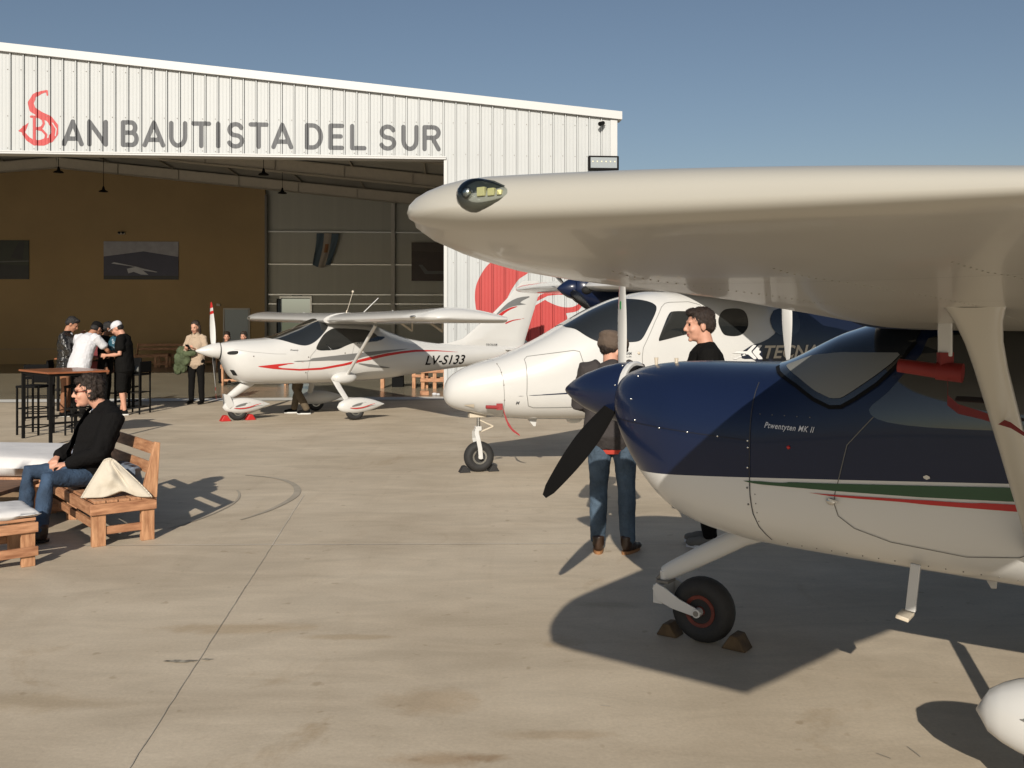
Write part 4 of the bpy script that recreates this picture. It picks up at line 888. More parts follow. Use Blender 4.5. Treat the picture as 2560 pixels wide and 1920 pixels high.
# gear
b = MB(); rs = []
for a, z, d in ((.20,.66,.24),(.12,.60,.22),(-.08,.46,.17),(-.17,.40,.12),(-.2,.37,.06)):
    rs.append([Vector((a+d*.5*math.cos(q)*.8, .055*math.sin(q), z-d*.5*math.cos(q)*.35)) for q in [2*math.pi*i/16 for i in range(16)]])
b.rings(rs); b.build('nose_leg', M['white'], rootL, smooth=True)
b = MB()
for l in (.10,-.10): flat_prism(b, [(-.24,.47),(-.16,.45),(-.08,.27),(-.16,.22),(-.22,.28)], l, l-.012)
b.build('wheel_fork', M['white'], rootL, bevel=.004)
pant('wheel_fairing', rootL, -.26, .575, 0, .24, .31, .22, M['white'])
side_patch('fairing_swoosh', M['red'], rootL, [(-.13,.235),(.0,.225),(.15,.235),(.30,.275),(.45,.30),(.30,.262),(.15,.215),(.0,.205)], .117, 1, .01)
side_patch('fairing_swoosh', M['grey'], rootL, [(-.08,.25),(.05,.30),(.25,.325),(.12,.30),(.10,.27),(.0,.25)], .116, 1, .01)
wm = bpy.data.objects.new('nose_wheel', None); C.objects.link(wm); wm.parent = rootL; wheel(wm, (0,0,.172), .172, .12)
for sg in (1, -1):
    b = MB(); rs = []
    for l, a, z, d in ((.45,1.60,.70,.10),(.7,1.60,.55,.095),(.95,1.64,.36,.085),(1.0,1.66,.28,.08)): rs.append([Vector((a+d*.6*math.cos(q), -sg*l+.012*math.sin(q), z+.02*math.sin(q))) for q in [2*math.pi*i/14 for i in range(14)]])
    b.rings(rs); b.build('main_leg', M['white'], rootL, smooth=True)
    pant('wheel_fairing', rootL, 1.445, 2.33, sg*1.0, .24, .31, .22, M['white'])
    side_patch('fairing_swoosh', M['red'], rootL, [(1.60,.235),(1.73,.225),(1.88,.235),(2.03,.275),(2.16,.30),(2.03,.262),(1.88,.215),(1.73,.205)], 1.117, sg, .01)
    side_patch('fairing_swoosh', M['grey'], rootL, [(1.66,.25),(1.79,.30),(1.99,.325),(1.86,.30),(1.84,.27),(1.74,.25)], 1.116, sg, .01)
    wm = bpy.data.objects.new('main_wheel', None); C.objects.link(wm); wm.parent = rootL; wheel(wm, (1.77,-sg*1.0,.172), .172, .13)

# ===== white twin with a blue engine, round windows
rootW = thing('twin_aircraft', 'white twin-engine plane with rounded cabin windows and large lettering on its blue black side', 'aircraft', (-.383, 11.082, 0), R(196-180))
SW = [(-.415,.93,.89,.02,.91,2.0),(-.4,1.0,.83,.09,.91,2.0),(-.35,1.09,.77,.17,.93,2.0),(-.22,1.18,.715,.25,.96,2.1),(-.05,1.248,.675,.31,.98,2.2),(.2,1.318,.63,.37,1.0,2.3),(.5,1.435,.602,.43,1.02,2.4),(.75,1.553,.592,.48,1.04,2.5),(1.07,1.73,.583,.53,1.07,2.6),(1.4,1.90,.58,.565,1.1,2.7),(1.72,2.02,.58,.585,1.12,2.8),(2.1,2.095,.58,.595,1.14,2.9),(3.0,2.10,.60,.60,1.16,2.9),(3.8,2.04,.68,.56,1.2,2.7),(4.8,1.85,.85,.42,1.25,2.5),(6.0,1.65,1.05,.25,1.3,2.2),(7.4,1.5,1.22,.08,1.36,2.0)]
FW = Fus(SW); FW.mesh(130, 30).build('fuselage', M['white'], rootW, smooth=True)
M['navydk'] = mat('blue_black_livery', (.008,.012,.028), .3, coat=.5)
for sg in (1, -1):
    FW.patch('windshield', M['glass'], rootW, smoothpoly([(.985,1.68),(1.18,1.787),(1.378,1.888),(1.643,1.990),(1.807,1.992),(1.923,1.972),(2.001,1.935),(2.012,1.871),(1.888,1.678),(1.80,1.545),(1.733,1.504),(1.595,1.495),(1.359,1.492),(1.246,1.514),(1.145,1.572),(1.06,1.645)], 3), .02, sg, d=.005)
    FW.patch('door_window', M['glass'], rootW, smoothpoly([(1.99,1.520),(2.065,1.678),(2.15,1.815),(2.222,1.85),(2.423,1.848),(2.505,1.822),(2.50,1.644),(2.462,1.61),(2.237,1.56),(2.02,1.512)], 3), .02, sg, d=.005)
    FW.patch('cabin_window', M['glass'], rootW, smoothpoly([(2.769,1.719),(2.81,1.814),(2.881,1.869),(2.982,1.886),(3.096,1.88),(3.152,1.84),(3.168,1.754),(3.147,1.659),(3.081,1.591),(3.002,1.562),(2.888,1.563),(2.815,1.592)], 3), .02, sg, d=.005)
    FW.patch('tail_livery', M['navydk'], rootW, [(3.186,1.29),(2.90,1.290),(3.19,1.453),(3.289,1.473),(3.413,1.52),(3.521,1.589),(3.56,1.66),(3.50,1.76),(3.55,1.86),(3.801,1.93),(4.297,2.2),(7.2,2.2),(7.2,.9),(6.049,.957),(3.529,1.034)], .03, sg, d=.004)
    FW.patch('cabin_window', M['glass'], rootW, smoothpoly([(3.474,1.745),(3.53,1.832),(3.607,1.868),(3.80,1.88),(3.89,1.833),(3.90,1.692),(3.84,1.597),(3.745,1.563),(3.581,1.571),(3.496,1.641)], 3), .02, sg, d=.008)
    FW.line('hatch_seam', M['seam'], rootW, [(.457,1.255),(.45,1.303),(.487,1.335),(.70,1.365),(.992,1.405),(1.055,1.392),(1.088,1.27),(1.126,1.073),(1.15,.90),(1.168,.763),(.80,.757),(.542,.757),(.482,.78),(.453,.915),(.457,1.255)], .007, sg)
    FW.line('door_seam', M['seam'], rootW, [(1.788,1.05),(1.785,1.33),(1.80,1.43),(1.965,1.728),(2.08,1.90),(2.14,1.945),(2.197,1.957),(2.45,1.965),(2.58,1.93),(2.62,1.8),(2.62,1.2)], .006, sg)
    FW.line('nose_seam', M['seam'], rootW, [(.10,1.30),(.138,1.291),(.171,1.206),(.192,1.079),(.204,.916),(.215,.747),(.233,.653)], .005, sg)
    FW.patch('blue_line', M['navy'], rootW, [(.23,.886),(.93,.931),(1.6,.965),(2.6,1.0),(2.6,.97),(1.6,.94),(.931,.915)], .012, sg)
    FW.patch('nose_scoop', M['steel'], rootW, [(-.23,.798),(-.113,.808),(-.107,.765)], .008, sg, d=.01)
    FW.dots('nose_screws', M['steeldark'], rootW, [(.155,1.25),(.18,1.16),(.198,1.02),(.21,.85),(.222,.72)], .008, sg)
    FW.dots('handle', M['steel'], rootW, [(1.745,1.37)], .018, sg)
FW.text('maker_lettering', M['steel'], rootW, 'TECNAM', (3.36,1.295), (4.34,1.30), .155, .30, .02, d=.009)
for q in ([(2.90,1.285),(3.106,1.350),(2.92,1.362),(2.97,1.380),(3.115,1.380),(3.20,1.452),(3.25,1.452),(3.17,1.375),(3.26,1.284),(3.21,1.284),(3.128,1.345),(2.98,1.290)], [(3.187,1.370),(3.278,1.451),(3.33,1.451),(3.27,1.39),(3.31,1.38),(3.30,1.36),(3.27,1.35),(3.34,1.284),(3.27,1.284)]):
    FW.patch('arrow_emblem', mat('emblem_white', (.75,.74,.72), .4), rootW, q, .01, 1, d=.011)
FW.text('small_lettering', M['letter'], rootW, 'TECNAM', (1.50,1.353), (1.655,1.352), .032, 0, .02); FW.text('small_lettering', M['letter'], rootW, 'PROPELLER', (1.51,1.325), (1.655,1.324), .014, 0, .01)
FW.text('warning_lettering', M['letter'], rootW, 'M', (.34,.800), (.38,.800), .035, .2, .02)
# wing with engines
WW = [(l, 1.83+.02*l, 1.38, 2.17+.018*l, 1, 2) for l in (0,.6,1.2,1.8,2.4,3.0,4.0)]+[(5.0,1.96,1.20,2.26,1,2),(5.4,2.02,1.08,2.275,1,2)]
skew = lambda l: .21*max(0, l+1.8)
for sg in (1, -1): wing(rootW, [(q[0], q[1]+skew(sg*q[0]))+q[2:] for q in WW+tipcap(5.4,2.02,1.08,2.275,1,.25,6,.3,2)], M['white'], sgn=sg, t=.145)
for sg, da in ((-1, 0), (1, 1.16)):
    l = 1.8; prof_ = [(1.80,.16,2.19),(1.84,.195,2.19),(1.92,.225,2.18),(2.05,.25,2.15),(2.25,.27,2.12),(2.5,.26,2.11),(2.8,.22,2.13),(3.1,.14,2.17),(3.3,.04,2.2)]
    b = MB(); b.rings([[Vector((a+da, -sg*l+r*.95*math.cos(q), z+r*math.sin(q))) for q in [2*math.pi*i/22 for i in range(22)]] for a, r, z in prof_]); nc = b.build('engine_nacelle', M['navy'], rootW, smooth=True)
    b = MB(); b.lathe([(0,.004),(.03,.035),(.09,.085),(.16,.125),(.22,.145),(.235,.145)], (1.56+da,-sg*l,2.185), (1,0,0), 26); b.build('spinner', M['navy'], nc, smooth=True)
    b = MB(); b.ell((1.93+da,-sg*l-.19,2.16),(.08,.06,.06)); b.build('intake', M['dark'], nc, smooth=True)
    for ang in ((R(110), R(-70)) if sg < 0 else (R(178), R(-2))): blade(nc, (1.74+da,-sg*l,2.185), ang, .88, [M['blackgloss'] if sg < 0 else M['white'], M['blackgloss'], M['red']], cmax=.13, root=.10)
fin(rootW, 'fin', (5.9,1.5,1.55), (6.9,.8,2.75), .10, M['navydk'])
for sg in (1, -1): fin(rootW, 'tailplane', (6.9,.85,.03), (6.95,.8,1.6), .09, M['white'], sgn=sg, vertical=False, lat=1.40)
# gear
b = MB(); b.tube((-.005,0,.68),(-.005,0,.50),.022,.022,12); b.build('nose_oleo', M['chrome'], rootW, smooth=True)
b = MB(); b.rings([[Vector((x, -l-.012*s_, z)) for x, z, s_ in ((x0-.025,z0,0),(x0+.025,z0,0),(x0+.025,z0,1),(x0-.025,z0,1))] for x0, z0, l in ((-.01,.52,.0),(-.04,.46,.05),(-.03,.38,.092),(-.01,.28,.095),(.0,.16,.095))])
b.rings([[Vector((x, l+.012*s_, z)) for x, z, s_ in ((x0-.025,z0,0),(x0+.025,z0,0),(x0+.025,z0,1),(x0-.025,z0,1))] for x0, z0, l in ((-.01,.52,.0),(-.04,.46,.05),(-.03,.38,.092),(-.01,.28,.095),(.0,.16,.095))])
b.box((-.01,0,.50),(.07,.07,.05)); b.tube((0,-.11,.175),(0,.11,.175),.02,.02,10); b.build('wheel_fork', M['white'], rootW, bevel=.003)
b = MB(); b.beam((.0,0,.60),(.17,0,.52),.03,.015); b.beam((.17,0,.52),(.02,0,.46),.03,.015); b.box((-.02,0,.655),(.20,.10,.05)); b.build('torque_link', M['steel'], rootW, bevel=.004)
wm = bpy.data.objects.new('nose_wheel', None); C.objects.link(wm); wm.parent = rootW; wheel(wm, (0,0,.175), .178, .13, rimr=.46)
for sg in (1, -1):
    b = MB(); b.beam((2.9,-sg*.35,.62),(3.0,-sg*1.0,.22),.12,.03, up=(1,0,0)); b.build('main_leg', M['white'], rootW, bevel=.005)
    wm = bpy.data.objects.new('main_wheel', None); C.objects.link(wm); wm.parent = rootW; wheel(wm, (3.0,-sg*1.05,.2), .2, .15)
b = MB(); flat_prism(b, [(.56,.60),(.67,.60),(.655,.515),(.63,.515)], .09, .10); b.build('antenna', M['white'], rootW)
b = MB(); b.ell((1.15,-.05,.575),(.10,.03,.045)); b.build('belly_beacon', M['white'], rootW, smooth=True)
# ---------------------------------------------------------------- people
def remeshed(mb, name, voxel, mats, parent, smooth_it=4, disp=None, cut=None, matf=None, subd=0, label=None):
    me = bpy.data.meshes.new('tmp'); me.from_pydata(mb.v, [], mb.f); bm = bmesh.new(); bm.from_mesh(me)
    bmesh.ops.recalc_face_normals(bm, faces=bm.faces); bm.to_mesh(me); bm.free()
    o = bpy.data.objects.new('tmp', me); C.objects.link(o)
    r = o.modifiers.new('r', 'REMESH'); r.mode = 'VOXEL'; r.voxel_size = voxel
    s = o.modifiers.new('s', 'SMOOTH'); s.factor = .5; s.iterations = smooth_it
    bpy.context.view_layer.update()
    m2 = bpy.data.meshes.new_from_object(o.evaluated_get(bpy.context.evaluated_depsgraph_get()))
    bpy.data.objects.remove(o); bpy.data.meshes.remove(me); m2.name = name
    for m in (mats if isinstance(mats, (list, tuple)) else [mats]): m2.materials.append(m)
    if disp:
        nr = [v.normal.copy() for v in m2.vertices]
        for v, n in zip(m2.vertices, nr): v.co += n*disp(v.co)
    if cut:
        bm = bmesh.new(); bm.from_mesh(m2); bmesh.ops.delete(bm, geom=[f for f in bm.faces if cut(f.calc_center_median())], context='FACES'); bm.to_mesh(m2); bm.free()
    if matf:
        for p in m2.polygons: p.material_index = matf(p.center)
    m2.shade_smooth(); o = bpy.data.objects.new(name, m2); C.objects.link(o); o.parent = parent
    if label: o['label'] = label
    return o
def limb(b, pts, rad, flat=1.0, right=(1,0,0), n=14):       # smooth tapered tube through joints; rad: r or (rx, ry)
    P = [Vector(p) for p in pts]; rs = []
    for i, p in enumerate(P):
        d = (P[min(i+1, len(P)-1)]-P[max(i-1, 0)]).normalized(); u = Vector(right); u = (u-d*u.dot(d)).normalized(); w = d.cross(u)
        rx, ry = rad[i] if isinstance(rad[i], tuple) else (rad[i], rad[i]*flat)
        rs.append([p+u*rx*math.cos(t)+w*ry*math.sin(t) for t in [2*math.pi*j/n for j in range(n)]])
    d0 = (P[0]-P[1]).normalized(); d1 = (P[-1]-P[-2]).normalized()
    def capr(r, p, d, k): c = sum(r, Vector())/len(r); rr = (r[0]-c).length; return [c+(q-c)*.6+d*rr*.45*k for q in r]
    rs = [capr(rs[0], P[0], d0, 1)]+rs+[capr(rs[-1], P[-1], d1, 1)]
    return b.rings(rs)
def basis(yaw, pitch, roll=0):      # columns right, forward, up
    return Matrix.Rotation(yaw, 3, 'Z') @ Matrix.Rotation(pitch, 3, 'X') @ Matrix.Rotation(roll, 3, 'Y')
def fold(amp, sc, seed=0): return lambda co: amp*(mnoise.noise((co.x*sc+seed, co.y*sc, co.z*sc*.8))+.5*mnoise.noise((co.x*sc*2.3, co.y*sc*2.3+seed, co.z*sc*2)))
SK = {k: mat('skin_'+k, c, .5, var=.05, vscale=20, spec=.4) for k, c in dict(light=(.60,.31,.21), tan=(.42,.20,.12), dark=(.24,.11,.06)).items()}
M['lips'] = mat('lips', (.34,.11,.09), .5); M['eye'] = mat('eye', (.03,.02,.015), .2)
HAIR = {k: mat('hair_'+k, c, .55, var=.4, vscale=30, bump=.6, bscale=60, stretch=(3,3,.6)) for k, c in dict(brown=(.028,.016,.010), black=(.010,.008,.007), greybrown=(.055,.040,.030)).items()}
def hand(b, w, d, side, fw, closed=.5, sc=1, fr=.0085):       # w wrist, d direction, fw palm normal (palm faces this way)
    w = Vector(w); d = Vector(d).normalized(); n = Vector(fw); n = (n-d*n.dot(d)).normalized(); s = d.cross(n)*side
    pc = w+d*.045*sc
    rs = []
    for t, hw in ((-.01,.026),(.03,.036),(.07,.040),(.095,.038)):
        c = w+d*t*sc; rs.append([c+s*hw*sc*math.cos(q)+n*.015*sc*math.sin(q) for q in [2*math.pi*i/10 for i in range(10)]])
    b.rings(rs)
    for i, (o, L) in enumerate(((-.029,.068),(-.010,.078),(.010,.073),(.029,.058))):
        p = w+d*.088*sc+s*o*sc; ang = 0; q = [p]
        for k, f in enumerate((.45,.32,.26)):
            ang += closed*(.5+.25*k)*(1+.06*i); p = p+(d*math.cos(ang)+n*math.sin(ang))*L*f*sc; q.append(p)
        for k in range(3): b.tube(q[k], q[k+1], fr*sc*(1-.08*k), fr*sc*(.92-.08*k), 8)
        for k in range(4): b.ell(q[k], (fr*sc*(1-.08*k),)*3, nu=8, nv=6)
    p0 = w+d*.025*sc-s*.026*sc; p1 = p0+(d*.6-s*.7+n*.35).normalized()*.045*sc; p2 = p1+(d*.9-s*.1+n*.5).normalized()*.034*sc
    b.tube(p0, p1, .0115*sc, .0105*sc, 8); b.tube(p1, p2, .0105*sc, .0085*sc, 8); b.ell(p1, (.0105*sc,)*3, nu=8, nv=6); b.ell(p2, (.0085*sc,)*3, nu=8, nv=6)
HEADP = [((0,-.015,.040),(.076,.098,.088)),((0,.030,-.020),(.060,.066,.088)),((0,.036,-.072),(.048,.050,.044)),((0,.076,-.100),(.020,.018,.016)),((0,.080,.036),(.048,.018,.011)),((.034,.066,-.026),(.022,.022,.024)),((-.034,.066,-.026),(.022,.022,.024)),
         ((0,.093,-.054),(.022,.010,.006)),((0,.090,-.070),(.020,.011,.007)),((.078,-.008,-.008),(.010,.022,.034)),((-.078,-.008,-.008),(.010,.022,.034)),((.016,.098,-.030),(.008,.009,.007)),((-.016,.098,-.030),(.008,.009,.007))]
def person(label, loc, facing, J=None, sc=1, skin='light', hair='black', hairstyle='short', top=None, legs=None, shoes=None, head=(0,0,0), voxel=.011, hands=None, extra=None, group=None, mouth=False):
    t = thing('person', label, 'person', loc, facing, group)
    D = dict(pelvis=(0,0,.95), waist=(0,.01,1.10), chest=(0,0,1.29), neck=(0,-.025,1.46), headc=(0,.015,1.625), shL=(-.18,-.015,1.41), shR=(.18,-.015,1.41), elL=(-.235,-.03,1.13), elR=(.235,-.03,1.13), wrL=(-.23,.06,.89), wrR=(.23,.06,.89),
             hipL=(-.09,0,.92), hipR=(.09,0,.92), knL=(-.10,.015,.50), knR=(.10,.015,.50), anL=(-.105,-.03,.085), anR=(.105,-.03,.085), footL=(0,1,0), footR=(0,1,0), hdL=(0,.15,-1), hdR=(0,.15,-1), pnL=(1,0,0), pnR=(-1,0,0))
    D.update(J or {}); D = {k: Vector(v)*(sc if k[:4] not in ('foot',) and k[:2] not in ('hd', 'pn') else 1) for k, v in D.items()}
    hb = basis(*head); X = t
    br = (D['shR']-D['shL']).normalized(); hr = (D['hipR']-D['hipL']).normalized()
    b = MB()
    hm = lambda p: D['headc']+hb @ (Vector(p)*sc)
    for c, r in HEADP: b.ell(hm(c), tuple(x*sc for x in r), hb, nu=18, nv=12)
    b.tube(hm((0,.088,.026)), hm((0,.116,-.024)), .008*sc, .013*sc, 10); b.ell(hm((0,.114,-.026)), (.012*sc,.012*sc,.010*sc), hb)
    limb(b, [D['neck']-(D['neck']-D['chest'])*.15, D['neck'].lerp(hm((0,-.02,-.05)), .5), hm((0,-.015,-.02))], [.066*sc,.060*sc,.058*sc])
    limb(b, [D['pelvis']-(D['waist']-D['pelvis'])*.3, D['pelvis'], D['waist'], D['chest'], D['neck'].lerp(D['chest'], .3), D['neck']], [(.15*sc,.10*sc),(.16*sc,.105*sc),(.14*sc,.095*sc),(.155*sc,.105*sc),(.13*sc,.08*sc),(.07*sc,.06*sc)], right=br)
    for s in 'LR':
        sg = -1 if s == 'L' else 1
        limb(b, [D['sh'+s]*.96+D['chest']*.04, D['sh'+s].lerp(D['el'+s], .4), D['el'+s], D['el'+s].lerp(D['wr'+s], .35), D['wr'+s]], [.052*sc,.046*sc,.037*sc,.038*sc,.025*sc], n=10)
        limb(b, [D['hip'+s], D['hip'+s].lerp(D['kn'+s], .45), D['kn'+s], D['kn'+s].lerp(D['an'+s], .35), D['an'+s]], [.085*sc,.073*sc,.052*sc,.054*sc,.036*sc], n=10)
        f = D['foot'+s].normalized(); f3 = Vector((f.x, f.y, f.z)); b.ell(D['an'+s]+f3*.07*sc-Vector((0,0,.045*sc)), (.04*sc,.12*sc,.035*sc), Matrix.Rotation(math.atan2(-f.x, f.y), 3, 'Z'))
        hk = (hands or {}).get(s, .6); hand(b, D['wr'+s], D['hd'+s], sg, D['pn'+s], hk, sc, .0085 if voxel < .009 else .0105)
    eyes = [hm((s*.030,.086,.014)) for s in (-1, 1)]; lip = hm((0,.098,-.061))
    def mf(c):
        if min((c-e).length for e in eyes) < .012*sc: return 2
        q = hb.transposed() @ (c-lip)
        if abs(q.x) < .020*sc and abs(q.z) < .009*sc and abs(q.y) < .02*sc: return 1
        return 0
    remeshed(b, 'body', voxel, [SK[skin], M['lips'], M['eye']], X, 2 if voxel < .009 else 1, matf=mf)
    # hair
    if hairstyle:
        h = MB(); H_ = lambda c, r: h.ell(hm(c), tuple(x*sc for x in r), hb, nu=18, nv=12)
        if hairstyle in ('short', 'messy'):
            H_((0,-.025,.062), (.082,.100,.082)); H_((0,-.055,.015), (.078,.072,.085)); H_((0,.045,.105), (.060,.045,.032)); H_((.066,-.015,.03), (.016,.045,.04)); H_((-.066,-.015,.03), (.016,.045,.04))
            if hairstyle == 'messy': H_((0,-.085,.05), (.075,.055,.085)); H_((0,-.03,.115), (.075,.085,.045)); H_((0,-.09,-.02), (.06,.045,.06)); H_((.07,-.03,-.01), (.022,.04,.05)); H_((-.07,-.03,-.01), (.022,.04,.05))
        elif hairstyle == 'long':
            H_((0,-.035,.07), (.092,.100,.085)); H_((.080,-.035,-.04), (.032,.05,.12)); H_((-.080,-.035,-.04), (.032,.05,.12)); H_((0,-.075,-.03), (.090,.05,.12))
        elif hairstyle == 'undercap': H_((0,-.045,.0), (.080,.072,.070))
        A = .010 if hairstyle == 'messy' else .0045
        ho = remeshed(h, 'hair', voxel*.8, HAIR[hair], X, 2, disp=fold(A, 38))
        if voxel < .0105 or hairstyle == 'messy':
            me = ho.data; rnd = random.Random(len(label)); V = [v.co.copy() for v in me.vertices]; F = [tuple(p.vertices) for p in me.polygons]; up = hb @ Vector((0,.25,1)); P = list(me.polygons)
            for p in rnd.sample(P, min(len(P), 2600)):
                n = p.normal; c = p.center; g = (Vector((0,0,-1)) if hairstyle != 'short' else -up)+Vector((rnd.uniform(-.7,.7), rnd.uniform(-.7,.7), rnd.uniform(-.3,.5))); g = (g-n*g.dot(n)).normalized(); s_ = g.cross(n)
                ln_ = rnd.uniform(.010,.024)*(1.25 if hairstyle == 'messy' else .75)*sc; w_ = .0022*sc; o_ = len(V)
                V += [c+s_*w_-n*.001, c-s_*w_-n*.001, c+g*ln_*.55+n*.0045, c+g*ln_+n*rnd.uniform(.002,.008)]; F += [(o_, o_+1, o_+2), (o_+1, o_+3, o_+2), (o_, o_+2, o_+3)]
            m3 = bpy.data.meshes.new('hair'); m3.from_pydata(V, [], F); m3.materials.append(HAIR[hair]); m3.shade_smooth(); ho.data = m3
    if top:
        c = MB(); g = top.get('grow', 1.0); hem = top.get('hem', .12)*sc; k = sc*g
        sp = (D['waist']-D['pelvis']).normalized()
        limb(c, [D['pelvis']-sp*hem, D['pelvis'], D['waist'], D['chest'], D['neck'].lerp(D['chest'], .30), D['neck'].lerp(D['chest'], .04)],
             [(.185*k,.135*k),(.182*k,.132*k),(.168*k,.126*k),(.180*k,.130*k),(.150*k,.098*k),(.080*k,.072*k)], right=br, n=22)
        for s in 'LR':
            S_, E_, W_2 = D['sh'+s], D['el'+s], D['wr'+s]
            if top.get('sleeve', 'long') == 'long': limb(c, [S_.lerp(D['neck'], .35), S_, S_.lerp(E_, .45), E_, E_.lerp(W_2, .5), W_2.lerp(E_, .06)], [.062*k,.070*k,.064*k,.057*k,.052*k,.043*k], n=14)
            else: limb(c, [S_.lerp(D['neck'], .35), S_, S_.lerp(E_, .35), S_.lerp(E_, .68)], [.062*k,.069*k,.066*k,.068*k], n=14)
        if top.get('collar'): c.ell(D['neck']+Vector((0,0,.005)), (.095,.090,.055))
        if top.get('hood'): c.ell(D['neck']+Vector((0,-.06,.0))*sc, (.11*sc,.07*sc,.06*sc))
        o = remeshed(c, top['name'], max(voxel*.85, .009), top['mat'], X, 3, disp=fold(top.get('folds', .007), top.get('fs', 12), len(label)), cut=top.get('cut'))
    if legs:
        c = MB(); lend = legs.get('end', 1.0); g = legs.get('grow', 1.0)*sc
        limb(c, [D['pelvis']+Vector((0,0,.06*sc)), D['pelvis'], D['pelvis']-Vector((0,0,.03*sc))], [(.158*g,.115*g),(.170*g,.122*g),(.168*g,.120*g)], right=hr, n=18)
        for s in 'LR':
            H2, K2, A2 = D['hip'+s], D['kn'+s], D['an'+s]
            if lend < .7: limb(c, [H2, H2.lerp(K2, .5), K2.lerp(H2, .05), K2.lerp(A2, .12)], [.095*g,.092*g,.085*g,.088*g], n=14)
            else: limb(c, [H2, H2.lerp(K2, .45), K2, K2.lerp(A2, .4), A2.lerp(K2, .02)], [.094*g,.084*g,.066*g,.062*g,.054*g], n=14)
        remeshed(c, legs['name'], max(voxel*.85, .009), legs['mat'], X, 3, disp=fold(.006, 14, 3+len(label)))
    if shoes:
        for s in 'LR':
            f = D['foot'+s]; ang = math.atan2(-f.x, f.y); rot = Matrix.Rotation(ang, 3, 'Z'); A2 = D['an'+s]; base = Vector((A2.x, A2.y, A2.z-.085*sc))
            c = MB(); P = lambda x, y, z: base+rot @ (Vector((x, y, z))*sc)
            c.ell(P(0,-.005,.055), (.040*sc,.055*sc,.055*sc), rot); c.ell(P(0,.06,.045), (.044*sc,.085*sc,.042*sc), rot); c.ell(P(0,.125,.038), (.044*sc,.062*sc,.034*sc), rot)
            if shoes.get('boot'): limb(c, [P(0,-.015,.06), P(0,-.015,.13)], [.046*sc,.050*sc])
            o = remeshed(c, 'shoe', .008, shoes['mat'], X, 2)
            z = MB(); ring = [(.040*math.cos(q)*(1-.1*math.sin(q)), .055+.128*math.sin(q)) for q in [2*math.pi*i/20 for i in range(20)]]
            z.rings([[P(x, y, 0.001) for x, y in ring], [P(x*1.05, y, .024) for x, y in ring]]); z.build('sole', shoes.get('sole', M['blackgloss']), o)
    if extra: extra(t, D, hm, hb, sc)
    return t
def cap(t, D, hm, hb, sc, m, back=False, flatcap=False):
    c = MB(); E = lambda p, r: c.ell(hm(p), tuple(x*sc for x in r), hb, nu=20, nv=12)
    if flatcap:
        E((0,-.02,.075), (.120,.138,.064)); E((0,.09,.055), (.070,.055,.018)); E((0,-.06,.035), (.100,.085,.085))
    else:
        E((0,-.015,.065), (.086,.106,.076)); E((0,-.03,.04), (.083,.09,.05))
        s = -1 if back else 1; c.rings([[hm((x*w, s*y+(-.01), z)) for x, z in ((-1,.040),(1,.040),(1,.050),(-1,.050))] for y, w in ((.06,.074),(.11,.070),(.145,.055),(.168,.028))])
    return remeshed(c, 'cap', .008, m, t, 2, disp=fold(.003 if not flatcap else .006, 18))
M['jeans'] = mat('blue_jeans', (.035,.065,.115), .85, var=.45, vscale=6, bump=.4, bscale=60)
M['jeansl'] = mat('worn_jeans', (.055,.085,.12), .85, var=.5, vscale=5, bump=.4, bscale=60)
M['bootbrown'] = mat('brown_leather', (.035,.018,.010), .35, var=.4, vscale=15)
M['blackcloth'] = mat('black_cotton', (.008,.0075,.007), .9, spec=.1, bump=.3, bscale=40)
M['whitecloth'] = mat('white_cotton', (.62,.62,.64), .85, bump=.25, bscale=25)
M['rust'] = mat('rust_cotton', (.26,.115,.055), .85, var=.15, bump=.3, bscale=25)
# man by the blue plane's propeller, seen from behind
def ex_cap(t, D, hm, hb, sc):
    cap(t, D, hm, hb, sc, mat('brown_wool_cap', (.115,.082,.060), .95, var=.15, bump=.5, bscale=50), flatcap=True)
    c = MB(); limb(c, [D['pelvis']-Vector((0,0,.105*sc)), D['pelvis']-Vector((0,0,.02))], [(.175*sc,.125*sc),(.17*sc,.12*sc)], n=22); c.build('shirt_hem', mat('coral_shirt', (.62,.07,.045), .8), t, smooth=True)
person('man in flat brown cap, dark jacket and faded jeans, seen from behind', (.755,7.24,0), R(-8), dict(headc=(.0,.075,1.56), neck=(0,.0,1.43), hdL=(0,1,.3), hdR=(0,1,.3), elL=(-.25,.03,1.14), elR=(.25,.03,1.14), wrL=(-.12,.22,1.10), wrR=(.12,.22,1.10), knL=(-.105,.02,.50), knR=(.11,.02,.50), anL=(-.105,-.03,.085), anR=(.12,-.02,.085), footL=(-.05,1,0), footR=(.55,1,0)), sc=.975, hair='brown', hairstyle='short',
       top=dict(name='jacket', mat=mat('charcoal_jacket', (.045,.038,.036), .9, bump=.4, bscale=30), grow=1.24, hem=.05, hood=True, folds=.009), legs=dict(name='jeans', mat=M['jeansl'], grow=1.08), shoes=dict(mat=M['bootbrown'], sole=mat('tan_sole', (.32,.15,.06), .6), boot=True), head=(R(-38), R(-28), 0), voxel=.010, extra=ex_cap)
# man in black shirt in profile
person('man in black shirt in profile before the cabin door of the white twin', (1.50,7.45,0), R(82), dict(headc=(0,.045,1.655), neck=(0,-.01,1.50), shL=(-.215,-.01,1.44), shR=(.215,-.01,1.44), chest=(0,0,1.33), elL=(-.27,-.03,1.15), elR=(.27,-.03,1.15), wrL=(-.26,.08,.93), wrR=(.26,.08,.93), footL=(.3,1,0)), sc=1.03, hair='brown', hairstyle='short',
       top=dict(name='polo_shirt', mat=M['blackcloth'], sleeve='short', grow=1.24, hem=.10), legs=dict(name='trousers', mat=M['blackcloth']), shoes=dict(mat=mat('grey_suede', (.16,.15,.13), .9), sole=M['whitecloth']), head=(R(14), R(-4), 0), voxel=.0075)
